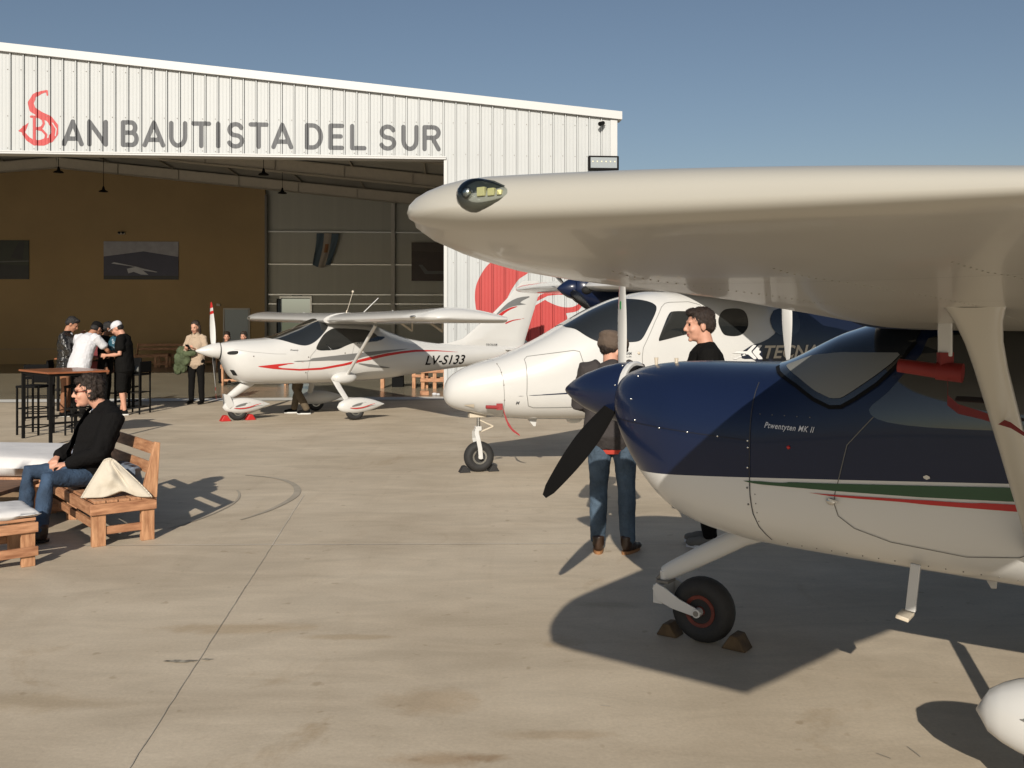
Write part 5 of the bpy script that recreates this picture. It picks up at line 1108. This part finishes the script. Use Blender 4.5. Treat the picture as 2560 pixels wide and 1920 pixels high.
# group at the tall tables
M['shinyjk'] = mat('black_quilted_leather', (.013,.011,.009), .22, coat=.5, bump=.9, bscale=11, stretch=(1,1,2.2))
M['greysole'] = mat('white_sole', (.7,.7,.66), .6)
def ex_phone(t, D, hm, hb, sc):
    b = MB(); b.box((D['wrR']+D['wrL'])/2+Vector((0,.10,.05)), (.075,.012,.14), Matrix.Rotation(R(-35),3,'X')); b.build('phone', M['blackgloss'], t)
def ex_shirt(t, D, hm, hb, sc):
    c = MB(); limb(c, [D['waist']+Vector((0,.105,0)), D['chest']+Vector((0,.10,.02)), D['neck']+Vector((0,.055,-.01))], [(.03,.03),(.045,.035),(.05,.035)], n=12); c.build('shirt', M['whitecloth'], t, smooth=True)
    c = MB(); c.rings([[D['neck']+Vector((.078*math.cos(q), .070*math.sin(q)+.012, z)) for q in [2*math.pi*i/16 for i in range(16)]] for z in (-.02,.035)], cap=False); c.build('collar', M['blackcloth'], t, smooth=True)
person('man in shiny black quilted jacket and rust trousers looking down, leftmost of the standing group', (-8.13,17.5,0), R(-78), dict(headc=(0,.10,1.62), neck=(0,.02,1.475), wrR=(.07,.33,1.22), elR=(.25,.10,1.12), hdR=(-.3,.3,1), wrL=(-.12,.36,1.0), elL=(-.24,.10,1.08), hdL=(.3,1,.2), knL=(-.12,.05,.5), anL=(-.13,.02,.085)), sc=1.03, hair='black', hairstyle='short',
       top=dict(name='quilted_jacket', mat=M['shinyjk'], grow=1.12, hem=.10, folds=.014, fs=17), legs=dict(name='trousers', mat=M['rust'], grow=1.04), shoes=dict(mat=M['blackcloth'], sole=M['greysole']), head=(0, R(-32), 0), extra=ex_shirt, skin='tan')
def ex_wcap(t, D, hm, hb, sc): cap(t, D, hm, hb, sc, M['blackcloth'])
person('man in white polo shirt and dark cap leaning forward, back to the camera', (-7.80,17.3,0), R(-22), dict(pelvis=(.0,.02,.95), waist=(.02,.05,1.10), chest=(.04,.11,1.28), neck=(.06,.18,1.42), headc=(.09,.30,1.52), shL=(-.15,.13,1.37), shR=(.24,.15,1.37), elL=(-.36,.22,1.13), wrL=(-.30,.34,1.36), hdL=(0,.2,1), elR=(.32,.32,1.15), wrR=(.20,.50,1.10), hdR=(0,1,0), hipL=(-.09,0,.92), hipR=(.09,0,.92)), sc=1.04, skin='tan', hair='black', hairstyle='undercap',
       top=dict(name='polo_shirt', mat=M['whitecloth'], sleeve='short', grow=1.16, hem=.13, folds=.009), legs=dict(name='trousers', mat=M['blackcloth']), shoes=dict(mat=M['blackcloth']), head=(0, R(-35), 0), extra=ex_wcap)
person('dark haired man in black looking right, face showing beside the white polo shirt', (-7.62,18.0,0), R(-80), dict(headc=(0,.07,1.60)), sc=.99, skin='dark', hair='black', hairstyle='short',
       top=dict(name='sweater', mat=M['blackcloth'], grow=1.05), legs=dict(name='trousers', mat=M['blackcloth']), shoes=dict(mat=M['blackcloth']), head=(0, R(-4), 0))
person('man in maroon shirt mostly hidden behind the white polo shirt', (-8.08,18.75,0), R(175), dict(headc=(0,.03,1.58)), sc=.97, skin='tan', hair='black', hairstyle='short',
       top=dict(name='shirt', mat=mat('maroon_shirt', (.16,.028,.03), .85), sleeve='short'), legs=dict(name='trousers', mat=M['blackcloth']), shoes=dict(mat=M['blackcloth']))
def ex_cap2(t, D, hm, hb, sc): cap(t, D, hm, hb, sc, M['whitecloth'])
person('man in white baseball cap, black t-shirt and shorts, rightmost of the group', (-7.16,17.75,0), R(96), dict(headc=(0,.13,1.56), neck=(0,.035,1.43), chest=(0,.02,1.27), shL=(-.18,.02,1.38), shR=(.18,.02,1.38), elL=(-.24,.02,1.10), wrL=(-.16,.27,1.08), hdL=(.2,1,0), elR=(.24,.02,1.10), wrR=(.16,.27,1.08), hdR=(-.2,1,0), knL=(-.1,.03,.5), anR=(.12,.08,.085)), sc=1.02, skin='light', hair='black', hairstyle='undercap',
       top=dict(name='t_shirt', mat=M['blackcloth'], sleeve='short', grow=1.18, hem=.16), legs=dict(name='shorts', mat=M['blackcloth'], end=.5, grow=1.12), shoes=dict(mat=M['blackcloth'], sole=M['greysole']), head=(0, R(-34), 0), extra=ex_cap2)
# woman with phone
M['beige'] = mat('beige_knit', (.46,.35,.25), .9, bump=.5, bscale=45)
M['olive'] = mat('olive_jacket', (.075,.095,.045), .85, var=.25, bump=.4, bscale=14)
def ex_w(t, D, hm, hb, sc):
    b = MB(); b.box(D['wrR'].lerp(D['wrL'], .4)+Vector((0,.11,.06)), (.075,.012,.14), Matrix.Rotation(R(-50),3,'X')); b.build('phone', M['blackgloss'], t)
    c = MB(); c.rings([[D['neck']+Vector((.075*k*math.cos(q), .070*k*math.sin(q)+.015, z)) for q in [2*math.pi*i/18 for i in range(18)]] for z, k in ((-.05,1.5),(0,1.25),(.035,1.0),(.05,1.05),(.03,1.25))], cap=False); c.build('cowl_neck', M['beige'], t, smooth=True)
person('woman in beige knit jumper and black trousers reading her phone near the hangar threshold', (-6.58,20.0,0), R(172), dict(headc=(0,.055,1.615), shL=(-.155,-.01,1.40), shR=(.155,-.01,1.40), elL=(-.24,.03,1.13), wrL=(-.10,.24,1.17), hdL=(.3,1,.3), elR=(.25,.03,1.13), wrR=(.08,.24,1.15), hdR=(-.3,1,.3), knL=(-.11,0,.5), knR=(.10,.0,.5), anL=(-.13,0,.085), anR=(.11,0,.085), pnL=(0,0,1), pnR=(0,0,1)), sc=.985, hair='brown', hairstyle='long',
       top=dict(name='jumper', mat=M['beige'], grow=1.02, hem=.12, folds=.010), legs=dict(name='trousers', mat=M['blackcloth'], grow=1.05), shoes=dict(mat=M['blackcloth'], boot=True), head=(0, R(-14), 0), extra=ex_w)
c = MB(); Wm = Matrix.Rotation(R(172),3,'Z')
for p, r in (((.27,.10,1.10),(.10,.13,.12)),((.30,.10,.93),(.12,.12,.18)),((.36,.08,.75),(.09,.10,.15)),((.22,.13,.78),(.08,.07,.13)),((.05,.20,1.07),(.15,.07,.07)),((.15,.17,.95),(.12,.07,.14))): c.ell(Wm @ Vector(p)+Vector((-6.58,20.0,0)), r)
o = remeshed(c, 'draped_jacket', .013, M['olive'], None, 2, disp=fold(.022, 13)); tag(o, "olive green jacket draped over the woman's arm", 'jacket')
# people further back
person('man in brown trousers and sneakers standing behind the plane with registration', (-3.95,17.95,0), R(95), dict(headc=(0,.42,1.36), neck=(0,.33,1.26), chest=(0,.22,1.15), waist=(0,.09,1.05), shL=(-.18,.28,1.23), shR=(.18,.28,1.23), elL=(-.22,.38,.98), wrL=(-.2,.5,.85), elR=(.22,.38,.98), wrR=(.2,.5,.85), knL=(-.10,.08,.48), anL=(-.12,-.13,.085), knR=(.1,.05,.5), anR=(.10,.14,.085)), skin='light', hair='brown', top=dict(name='sweater', mat=mat('grey_sweater', (.06,.055,.05), .9), grow=1.05), legs=dict(name='trousers', mat=mat('brown_trousers', (.12,.09,.055), .85), grow=1.15), shoes=dict(mat=M['blackcloth'], sole=M['greysole']))
SIT = dict(pelvis=(0,-.02,.56), waist=(0,-.02,.70), chest=(0,-.01,.89), neck=(0,-.01,1.05), headc=(0,.03,1.215), shL=(-.18,0,1.0), shR=(.18,0,1.0), elL=(-.23,.05,.74), elR=(.23,.05,.74), wrL=(-.10,.27,.66), wrR=(.10,.27,.66), hdL=(.4,1,-.2), hdR=(-.4,1,-.2), hipL=(-.09,.0,.54), hipR=(.09,0,.54), knL=(-.12,.42,.52), knR=(.12,.42,.52), anL=(-.12,.40,.085), anR=(.12,.40,.085), pnL=(0,0,-1), pnR=(0,0,-1))
for x, y, lab, hr, f in ((-7.72,26.0,'seated person with dark hair and sunglasses, left of the pair behind the white propeller','brown',190),(-7.40,26.5,'seated person with brown hair, right of the pair behind the white propeller','greybrown',172)):
    person(lab, (x,y,.07), R(f), SIT, skin='light', hair=hr, hairstyle='messy', top=dict(name='coat', mat=M['blackcloth']), legs=dict(name='trousers', mat=M['blackcloth']), shoes=dict(mat=M['blackcloth']), voxel=.012)

# ---- seated man in the foreground (built in world axes)
def ex_seat(t, D, hm, hb, sc):
    b = MB()       # sunglasses
    for s in (-1, 1):
        c = hm((s*.031,.099,.012)); b.ell(c, (.024,.006,.018), hb, nu=16, nv=8)
        b.tube(hm((s*.055,.092,.020)), hm((s*.078,-.005,.012)), .0028, .0028, 6, mi=1)
    b.tube(hm((-.010,.104,.018)), hm((.010,.104,.018)), .003, .003, 6, mi=1)
    b.build('sunglasses', [M['blackgloss'], mat('red_brown_frame', (.20,.025,.012), .3)], t, smooth=True)
    # shirt front, collar
    c = MB(); br = (D['shR']-D['shL']).normalized()
    limb(c, [D['pelvis']-Vector((0,0,.02)), D['pelvis'], D['waist'], D['chest'], D['neck'].lerp(D['chest'], .30), D['neck']], [(.180,.132),(.178,.134),(.168,.128),(.172,.122),(.14,.092),(.085,.078)], right=br, n=22)
    remeshed(c, 'shirt', .010, mat('blue_check_shirt', (.36,.40,.50), .85, bump=.3, bscale=25), t, 2, disp=fold(.005, 16))
    for i, p in enumerate(((.085,.155,-.03),(.085,.175,-.22),(.09,.20,-.42))):
        b = MB(); b.ell(D['neck']-br*(p[0]+.01*i)+fwd*(p[1]-.02)+Vector((0,0,p[2]+.0)), (.008,.008,.008), nu=10, nv=8); b.build('snap_button', M['chrome'], t, smooth=True)
WS = Vector((-3.50,8.12,0)); fwd = Vector((-.788,-.616,0)); rgt = Vector((-.616,.788,0))
def wp(x, y, z): return Vector((x, y, z))-WS
SJ = dict(pelvis=wp(-3.52,8.10,.47), waist=wp(-3.55,8.04,.63), chest=wp(-3.48,8.08,.83), neck=wp(-3.43,8.09,1.02), headc=wp(-3.55,8.03,1.145),
          shL=wp(-3.30,7.95,.94), shR=wp(-3.53,8.27,.94), elL=wp(-3.36,7.82,.66), elR=wp(-3.72,8.27,.66), wrL=wp(-3.62,7.82,.575), wrR=wp(-3.83,8.08,.60),
          hipL=wp(-3.46,8.02,.46), hipR=wp(-3.60,8.20,.46), knL=wp(-3.70,7.64,.475), knR=wp(-4.00,7.94,.49), anL=wp(-3.69,7.50,.095), anR=wp(-3.98,7.84,.10),
          footL=(-.75,-.65,0), footR=(-.8,-.6,0), hdL=(-.95,.25,-.10), hdR=(.15,-.95,-.35), pnL=(.1,.3,-1), pnR=(.2,.2,-1))
def jcut(c):
    # open the jacket down the front
    q = c-SJ['chest']; f = q.dot(fwd); r = q.dot(rgt); z = c.z
    if z > .97: return f > .035 and abs(r) < .065
    lim = .060+.03*max(0, (.70-z)/.3)
    return f > .05 and abs(r+.01) < lim and z > .42
# reuse the builder with explicit joints; facing is baked in the joints, so root rotation stays zero
person('seated man with tousled hair, sunglasses, black jacket and jeans on a wooden bench', tuple(WS), 0, SJ, skin='light', hair='brown', hairstyle='messy',
       top=dict(name='jacket', mat=mat('black_wool_jacket', (.008,.0075,.0075), .9, spec=.1, bump=.4, bscale=40), grow=1.32, hem=.15, collar=True, folds=.010, cut=jcut), legs=dict(name='jeans', mat=M['jeans'], grow=1.0), shoes=dict(mat=M['bootbrown'], boot=True),
       head=(math.atan2(-fwd.x, fwd.y)-R(-30+38-0), R(-3), 0), voxel=.007, hands=dict(L=.75, R=.8), extra=ex_seat)
# ---------------------------------------------------------------- furniture and small things
UD = Vector((.788,.616,0)); VD = Vector((-.616,.788,0)); FA = math.atan2(.616,.788)
def board(b, c, d, rot=None): b.box(c, d, rot)
def part(name, m, parent, boxes, bevel=.004, rot=None):
    b = MB()
    for bx in boxes: b.box(bx[0], bx[1], bx[2] if len(bx) > 2 else None)
    return b.build(name, m, parent, bevel=bevel)
def bench(label, loc, rz, L=1.7, D=.47, back=True, sh=.355, group='raw wood benches'):
    # local x: depth (front to rear), local y: along the bench from its right end
    t = thing('wooden_bench', label, 'bench', loc, rz, group)
    n = 5; w = (D-.02)/n
    for i in range(n):
        z = random.uniform(-.002,.002); part('seat_plank', M['woodx'], t, [((w*(i+.5)+.01, L/2, sh-.011+z), (w-.008, L-.01, .022))], .003)
    for y in (.02, L-.02): part('end_rail', M['wood'], t, [((D/2, y, sh-.065), (D+.03, .03, .085))])
    for x in (.0, D): part('side_rail', M['woodx'], t, [((x, L/2, sh-.065), (.026, L-.07, .085))])
    for y in (.055, L-.055):
        for x in (.055, D-.045): part('leg', M['woodz'], t, [((x, y, (sh-.11)/2), (.10, .055, sh-.11))])
        part('stretcher', M['wood'], t, [((D/2, y, .115), (D-.18, .03, .06))])
    part('stretcher', M['woodx'], t, [((.06, L/2, .14), (.03, L-.15, .06))])
    if back:
        rot = Matrix.Rotation(R(9), 3, 'Y')
        for y in (.03, L-.03):
            bb = MB(); bb.add([(x, y+s*.02, z) for s in (-1, 1) for x, z in ((D-.11,sh-.02),(D+.02,sh-.02),(D+.045,sh+.415),(D+.005,sh+.425))], [(0,1,2,3),(7,6,5,4),(0,4,5,1),(1,5,6,2),(2,6,7,3),(3,7,4,0)]); bb.build('back_post', M['woodz'], t, bevel=.005)
        for z in (sh+.355, sh+.20, ): part('back_slat', M['woodx'], t, [((D-.025+.07*(z-sh)/.4, L/2, z), (.022, L-.09, .095), rot)])
    return t
bench('low raw wood bench with slatted back that the seated man sits on', (-3.21,7.35,0), FA)
def cushion(name, label, cat, loc, rz, sx, sy, sz, m, puff=.5, tilt=(0,0), seed=1, group=None):
    b = MB(); n = 22; vs = []
    for s in (1, -1):
        for j in range(n+1):
            for i in range(n+1):
                u = 2*i/n-1; v = 2*j/n-1; e = (1-abs(u)**3.0)*(1-abs(v)**3.0); e = max(e, 0)**puff
                pin = 1-.05*(1-abs(u))*abs(v)-.0; x = u*sx/2*(1-.05*(1-v*v)*abs(u)); y = v*sy/2*(1-.05*(1-u*u)*abs(v))
                z = s*sz/2*e+.012*mnoise.noise((u*2.2+seed, v*2.2, s)); vs.append((x, y, z))
    N = (n+1)**2; f = []
    for k in range(2):
        for j in range(n):
            for i in range(n):
                a = k*N+j*(n+1)+i; q = (a, a+1, a+n+2, a+n+1); f.append(q if k == 0 else q[::-1])
    b.add(vs, f)
    def lk(k, i, j): return k*N+j*(n+1)+i
    for i in range(n): b.f += [(lk(0,i+1,0), lk(0,i,0), lk(1,i,0), lk(1,i+1,0)), (lk(0,i,n), lk(0,i+1,n), lk(1,i+1,n), lk(1,i,n)), (lk(0,0,i), lk(0,0,i+1), lk(1,0,i+1), lk(1,0,i)), (lk(0,n,i+1), lk(0,n,i), lk(1,n,i), lk(1,n,i+1))]; b.mi += [0]*4
    o = b.build(name, m, None, smooth='all'); o.location = loc; o.rotation_euler = (tilt[0], tilt[1], rz); tag(o, label, cat, group); return o
# folded cream pillow standing on the bench
def pillow():
    b = MB(); n = 30; vs = []
    for s in (1, -1):
        for j in range(n+1):
            for i in range(n+1):
                u = 2*i/n-1; v = j/n                 # u along width, v from bottom edge to peak
                w = .250*(1-.88*v**1.1)+.01; x = u*w-.075*v**1.2; z = .305*v*(1-.05*u*u)
                th = .050*((1-abs(u)**2.2)*max(0, 1-(2*v-.75)**2*.75))**.6
                arch = .060*(1-v)*math.exp(-((u-.15)/.30)**2)      # the base arches up at the middle where it folds
                crease = .016*math.sin(u*8+v*6+s)*(1-v)+.030*mnoise.noise((u*2.6, v*3.2, s*2+4))+.012*mnoise.noise((u*7, v*8, s*3+1))-.045*math.exp(-((u-.18-.22*(1-v))/.13)**2)*(1-v*.75)-.020*math.exp(-((u+.45+.1*v)/.10)**2)*(1-v)
                vs.append((x, s*th+s*crease*(1-abs(u))+.03*math.sin(u*2)*(1-v), z+arch*.8))
    N = (n+1)**2; f = []
    for k in range(2):
        for j in range(n):
            for i in range(n):
                a = k*N+j*(n+1)+i; q = (a, a+1, a+n+2, a+n+1); f.append(q[::-1] if k == 0 else q)
    b.add(vs, f); lk = lambda k, i, j: k*N+j*(n+1)+i
    for i in range(n): b.f += [(lk(0,i,0), lk(0,i+1,0), lk(1,i+1,0), lk(1,i,0)), (lk(0,i+1,n), lk(0,i,n), lk(1,i,n), lk(1,i+1,n)), (lk(0,0,i+1), lk(0,0,i), lk(1,0,i), lk(1,0,i+1)), (lk(0,n,i), lk(0,n,i+1), lk(1,n,i+1), lk(1,n,i))]; b.mi += [0]*4
    # piping
    b.path([vs[lk(0,i,j)] for i, j in [(0,k) for k in range(0,n+1,2)]+[(k,n) for k in range(0,n+1,6)]+[(n,k) for k in range(n,-1,-2)]], .006, 6)
    o = b.build('pillow', M['cotton'], None, smooth='all'); o.location = (-3.10,7.53,.357); o.rotation_euler = (R(-12), 0, R(6)); tag(o, 'cream cotton pillow folded to a peak on the bench beside the seated man', 'pillow')
pillow()
cushion('cushion', 'blue grey cushion leaning on the bench back behind the cream pillow', 'cushion', (-3.20,8.00,.455), FA+R(90), .46, .20, .14, M['bluecush'], .2, (R(78),0), 3)
# stool at the lower left edge
def stool(label, loc, rz, s=.50, h=.345, group='raw wood stools', legw=.09):
    t = thing('wooden_stool', label, 'stool', loc, rz, group)
    for i in range(4): part('seat_plank', M['wood'], t, [((0, -s/2+s*(i+.5)/4, h-.012), (s, s/4-.008, .022))], .003)
    for y in (-s/2+.02, s/2-.02):
        for x in (-s/2+legw/2+.005, s/2-legw/2-.005): part('leg', M['woodz'], t, [((x, y, (h-.03)/2), (legw, .045, h-.03))])
        part('rail', M['wood'], t, [((0, y-.036*(1 if y < 0 else -1), h-.065), (s+.02, .024, .07))]); part('rail', M['wood'], t, [((0, y-.036*(1 if y < 0 else -1), .11), (s+.02, .024, .065))])
    for x in (-s/2+.02, s/2-.02): part('rail', M['woodx'], t, [((x, 0, h-.065), (.024, s-.16, .07))])
    return t
stool('raw wood stool with white seat cushion at the lower left edge', (-3.74,6.88,0), FA)
cushion('cushion', 'flat white cushion on the stool at the lower left edge', 'cushion', (-3.74,6.88,.372), FA, .56, .56, .075, M['cushion'], .30, (0,0), 8)
# day bed with white cushion
t = thing('wooden_daybed', 'raw wood daybed under the big white cushion, left of the seated man', 'daybed', (-4.95,9.15,0), R(-4))
part('frame', M['woodx'], t, [((0,0,.28), (1.9,1.0,.11))]); part('plinth', mat('dark_wood_box', (.17,.11,.06), .7, var=.3, vscale=3), t, [((0,0,.13), (1.7,.85,.20))])
cushion('cushion', 'big puffy white cushion spread on the daybed behind the seated man', 'cushion', (-4.97,9.18,.425), R(-4), 1.95, 1.15, .22, M['cushion'], .22, (0,0), 2)
t = thing('coffee_table', 'low brown wooden coffee table cut by the left edge', 'table', (-4.42,7.85,0), R(-2), None)
part('tabletop', mat('worn_brown_board', (.20,.10,.05), .6, var=.4, vscale=4, stretch=(1,7,1)), t, [((0,0,.37), (.75,.7,.035))]); 
for x in (-.32,.32):
    for y in (-.3,.3): part('leg', M['woodz'], t, [((x,y,.175), (.07,.07,.35))])
part('edge', mat('orange_wood_edge', (.55,.17,.06), .5), t, [((0,-.352,.30), (.76,.02,.10))])
stool('small raw wood stool with white cushion, seen between the legs of the seated man', (-4.02,8.62,0), R(0), .42, .35)
cushion('cushion', 'small white cushion seen between the knees of the seated man', 'cushion', (-4.02,8.60,.39), R(0), .46, .46, .07, M['cushion'], .3, (0,0), 5)
# tall tables
def tall_table(label, N, ang, lx, ly, h=1.02):
    t = thing('tall_table', label, 'table', (N[0], N[1], 0), ang, 'tall tables with black legs')
    n = 6
    b = MB()
    for i in range(n): b.box((lx/2, ly*(i+.5)/n, h-.012), (lx, ly/n-.003, .026))
    b.build('tabletop', M['tabletop'], t, bevel=.002)
    b = MB()
    for y in (.05, ly-.05): b.box((lx/2, y, h-.045), (lx-.08, .035, .035))
    for x in (.05, lx-.05): b.box((x, ly/2, h-.045), (.035, ly-.13, .035))
    b.build('apron', M['black'], t)
    for x in (.05, lx-.05):
        for y in (.05, ly-.05): part('leg', M['black'], t, [((x, y, (h-.03)/2), (.042, .042, h-.03))], .003)
    for y in (.05, ly-.05): part('footrest', M['black'], t, [((lx/2, y, .30), (lx-.14, .028, .03))], 0)
    part('footrest', M['black'], t, [((lx-.05, ly/2, .30), (.028, ly-.14, .03))], 0)
    return t
tall_table('tall table with red brown wood top in front of the standing group', (-6.45,13.35), R(135)-R(90), .85, 1.2)
tall_table('tall wood topped table that the standing group leans on', (-7.55,18.35), R(90), .75, 1.2)
def bar_stool(label, loc, rz):
    t = thing('bar_stool', label, 'stool', (loc[0], loc[1], 0), rz, 'black bar stools around the tall tables')
    for x in (-.18,.18):
        for y in (-.18,.18): part('leg', M['black'], t, [((x, y, .36 if y > 0 else .47), (.024, .024, .72 if y > 0 else .94))], 0)
    part('seat', M['blackfab'], t, [((0,.0,.735), (.40,.39,.035))], .008); part('backrest', M['blackfab'], t, [((0,-.19,.875), (.39,.025,.20))], .008)
    for z in (.12,.40):
        b = MB()
        for x in (-.18,.18): b.box((x, 0, z), (.018, .36, .018))
        for y in (-.18,.18): b.box((0, y, z+.002), (.36, .018, .018))
        b.build('footrest', M['black'], t)
    return t
s0 = bar_stool('black bar stool behind the left end of the near tall table', (-7.32,14.75), R(170))
for x, y, a, lab in ((-6.62,14.75,190,'black bar stool behind the near tall table, beside the dark trousers'),(-7.05,18.0,80,'black bar stool behind the man in white cap, furthest right'),(-8.35,16.9,20,'black bar stool in front of the rust trousers'),(-8.75,18.6,-80,'black bar stool left of the man in quilted jacket'),(-7.75,19.4,180,'black bar stool on the hangar side of the far tall table')):
    copy_thing(s0, (x, y, 0), R(a), lab)
b = MB(); b.ell((-7.02,18.02,.82), (.17,.19,.07)); o = remeshed(b, 'grey_bag', .02, mat('grey_bag_cloth', (.18,.18,.165), .9, bump=.3), None, 2, disp=fold(.015, 9)); tag(o, 'pale grey bag on the bar stool behind the man in white cap', 'bag')
b = MB(); b.ell((-7.42,17.95,1.27), (.13,.12,.19)); b.ell((-7.44,17.93,1.36), (.09,.09,.09)); o = remeshed(b, 'backpack', .012, mat('teal_nylon', (.03,.10,.14), .35, coat=.3), None, 2, disp=fold(.015, 14)); tag(o, 'shiny teal backpack between the dark haired man and the man in white cap', 'backpack')
# inside the hangar
def hloc(x, y): return (x, y, .006)
t = bench('long dark wood bench with back by the ochre wall', (-14.1,36.6,.006), HA+R(90)+R(180)*0, 3.2, .5, True, .42)
t.rotation_euler = (0,0,R(94)); t.location = (-11.3,36.9,.006)
stool('raw wood stool standing in dim light before the ochre wall', (-12.95,35.6,.006), R(5), .5, .5)
bench('raw wood bench under the two seated people behind the white propeller', (-6.0,25.6,.006), R(94), 1.75, .5, False, .56)
t = thing('wooden_table', 'raw wood table behind the belly of the plane with registration, left piece', 'table', (-2.62,24.7,.006), R(4), 'raw wood furniture inside the hangar')
part('tabletop', M['wood'], t, [((-.1,0,.62), (1.35,.6,.03))])
for x in (-.70,.10,.42): part('leg', M['woodz'], t, [((x,-.22,.30), (.085,.05,.60))]); part('leg', M['woodz'], t, [((x,.22,.30), (.085,.05,.60))])
part('rail', M['wood'], t, [((.26,-.255,.32), (.42,.02,.07))]); part('rail', M['wood'], t, [((-.1,-.255,.56), (1.3,.02,.08))])
t = thing('wooden_crate', 'square raw wood crate of slats beside the right door jamb', 'crate', (-1.98,24.6,.006), R(4), 'raw wood furniture inside the hangar')
for x in (-.30,-.0,.26): part('post', M['woodz'], t, [((x,-.25,.36), (.09,.04,.72)), ((x,.25,.36), (.09,.04,.72))][:1]); part('post', M['woodz'], t, [((x,.25,.36), (.09,.04,.72))])
for z in (.22,.45,.68): part('slat', M['wood'], t, [((0,-.285,z), (.72,.022,.09))]); part('slat', M['wood'], t, [((0,.285,z), (.72,.022,.09))])
part('lid', M['wood'], t, [((0,0,.735), (.72,.6,.022))])
t = thing('wooden_block', 'small pale wood block lying on the white threshold line', 'block', (-2.03,22.25,.01), R(8)); part('block', M['wood'], t, [((0,0,.05), (.20,.12,.10))], .006)
b = MB(); b.ell((-1.80,22.3,.03), (.06,.05,.035)); b.ell((-1.71,22.27,.025), (.045,.04,.028)); o = b.build('crumpled_cloth', M['whitecloth'], None, smooth='all'); tag(o, 'crumpled white cloth beside the small wood block', 'cloth')
part_ = thing('black_box', 'small black box under the raw wood table', 'box', (-2.98,25.1,.006), R(3)); part('case', M['blackfab'], part_, [((0,0,.24), (.30,.3,.48))], .01)
# chocks
def chock(label, loc, rz, m, s=1, group=None, wood=False):
    b = MB(); w, d, h = .11*s, .13*s, .075*s
    b.add([(-d/2,-w/2,0),(d/2,-w/2,0),(d/2*.25,-w/2,h),(-d/2*.35,-w/2,h*.95),(-d/2,w/2,0),(d/2,w/2,0),(d/2*.25,w/2,h),(-d/2*.35,w/2,h*.95)], [(0,1,2,3),(7,6,5,4),(0,4,5,1),(1,5,6,2),(2,6,7,3),(3,7,4,0)])
    o = b.build('wheel_chock', m, None, bevel=.006); o.location = (loc[0], loc[1], .001); o.rotation_euler = (0,0,rz); tag(o, label, 'wheel chock', group); return o
aL = angL-math.pi; cL = Vector((-4.783,16.733)); dL = Vector((.855,.519))
chock('red wheel chock in front of the nose wheel of the plane with registration', tuple(cL-dL*.215), aL, M['red'], 1.35, 'red chocks at the nose wheel')
chock('red wheel chock behind the nose wheel of the plane with registration', tuple(cL+dL*.215), aL+math.pi, M['red'], 1.35, 'red chocks at the nose wheel')
dW = Vector((.961,.276)); cW = Vector((-.383,11.082))
chock('black wheel chock on the left of the white twin nose wheel', tuple(cW-dW*.17), R(16), M['rubber'], 1.0, 'black chocks at the nose wheel')
chock('black wheel chock on the right of the white twin nose wheel', tuple(cW+dW*.17), R(196), M['rubber'], 1.0, 'black chocks at the nose wheel')
dB = Vector((.819,-.574)); cB = Vector((1.044,5.230)); M['chockwood'] = mat('weathered_chock_wood', (.10,.062,.028), .8, var=.5, vscale=12)
chock('weathered wood chock in front of the blue plane nose wheel', tuple(cB-dB*.20), R(-35), M['chockwood'], .95, 'wood chocks at the nose wheel')
chock('weathered wood chock behind the blue plane nose wheel', tuple(cB+dB*.19), R(-35+180), M['chockwood'], 1.05, 'wood chocks at the nose wheel')
# red pitot covers with ribbons
def ribbon(b, pts, w):
    rs = []
    for i, p in enumerate(pts):
        p = Vector(p); ww_ = w*(1-.55*abs(2*i/(len(pts)-1)-.7)); rs.append(p+Vector((0,0,ww_/2))); rs.append(p-Vector((0,0,ww_/2)))
    b.add(rs, [(2*i, 2*i+1, 2*i+3, 2*i+2) for i in range(len(pts)-1)])
def bloc(a, l, z): return (1.044+.819*a-.574*l, 5.230-.574*a-.819*l, z)
def wloc(a, l, z): return (-.383+.9613*a+.2756*l, 11.082+.2756*a-.9613*l, z)
M['fadedred'] = mat('faded_red_vinyl', (.30,.028,.03), .7)
b = MB(); b.tube(wloc(.0,.33,.775), wloc(.19,.33,.765), .020, .022, 12); b.box(wloc(.155,.34,.775), (.07,.025,.07)); o1 = b; 
o1 = b.build('pitot_cover', M['fadedred'], None, smooth=True); tag(o1, 'faded red cover with hanging ribbon under the nose of the white twin', 'cover')
rb = MB(); ribbon(rb, [wloc(.20,.34,.74), wloc(.22,.35,.66), wloc(.25,.36,.58), wloc(.30,.37,.51), wloc(.38,.38,.45)], .06); r_ = rb.build('ribbon', M['fadedred'], o1, fix=False)
M['redcloth'] = mat('red_vinyl', (.20,.010,.008), .6)
b = MB(); b.box((1.42,-1.05,1.69), (.05,.02,.15)); b.build('pitot_mast', M['white'], rootB, bevel=.004)
b = MB(); b.tube(bloc(1.255,1.05,1.578), bloc(1.40,1.05,1.560), .026, .028, 14); b.tube(bloc(1.39,1.05,1.562), bloc(1.48,1.05,1.555), .034,.036, 14); b.box(bloc(1.42,1.05,1.60), (.05,.03,.06))
o2 = b.build('pitot_cover', M['redcloth'], None, smooth=True); tag(o2, 'red cover on the probe under the wing of the blue plane', 'cover')
rb = MB(); pts = [bloc(1.43,1.07,1.55), bloc(1.435,1.08,1.50), bloc(1.44,1.12,1.46), bloc(1.50,1.25,1.44), bloc(1.60,1.40,1.435), bloc(1.70,1.52,1.42), bloc(1.75,1.57,1.395)]; ribbon(rb, pts, .04); rb.build('ribbon', M['redcloth'], o2, fix=False)
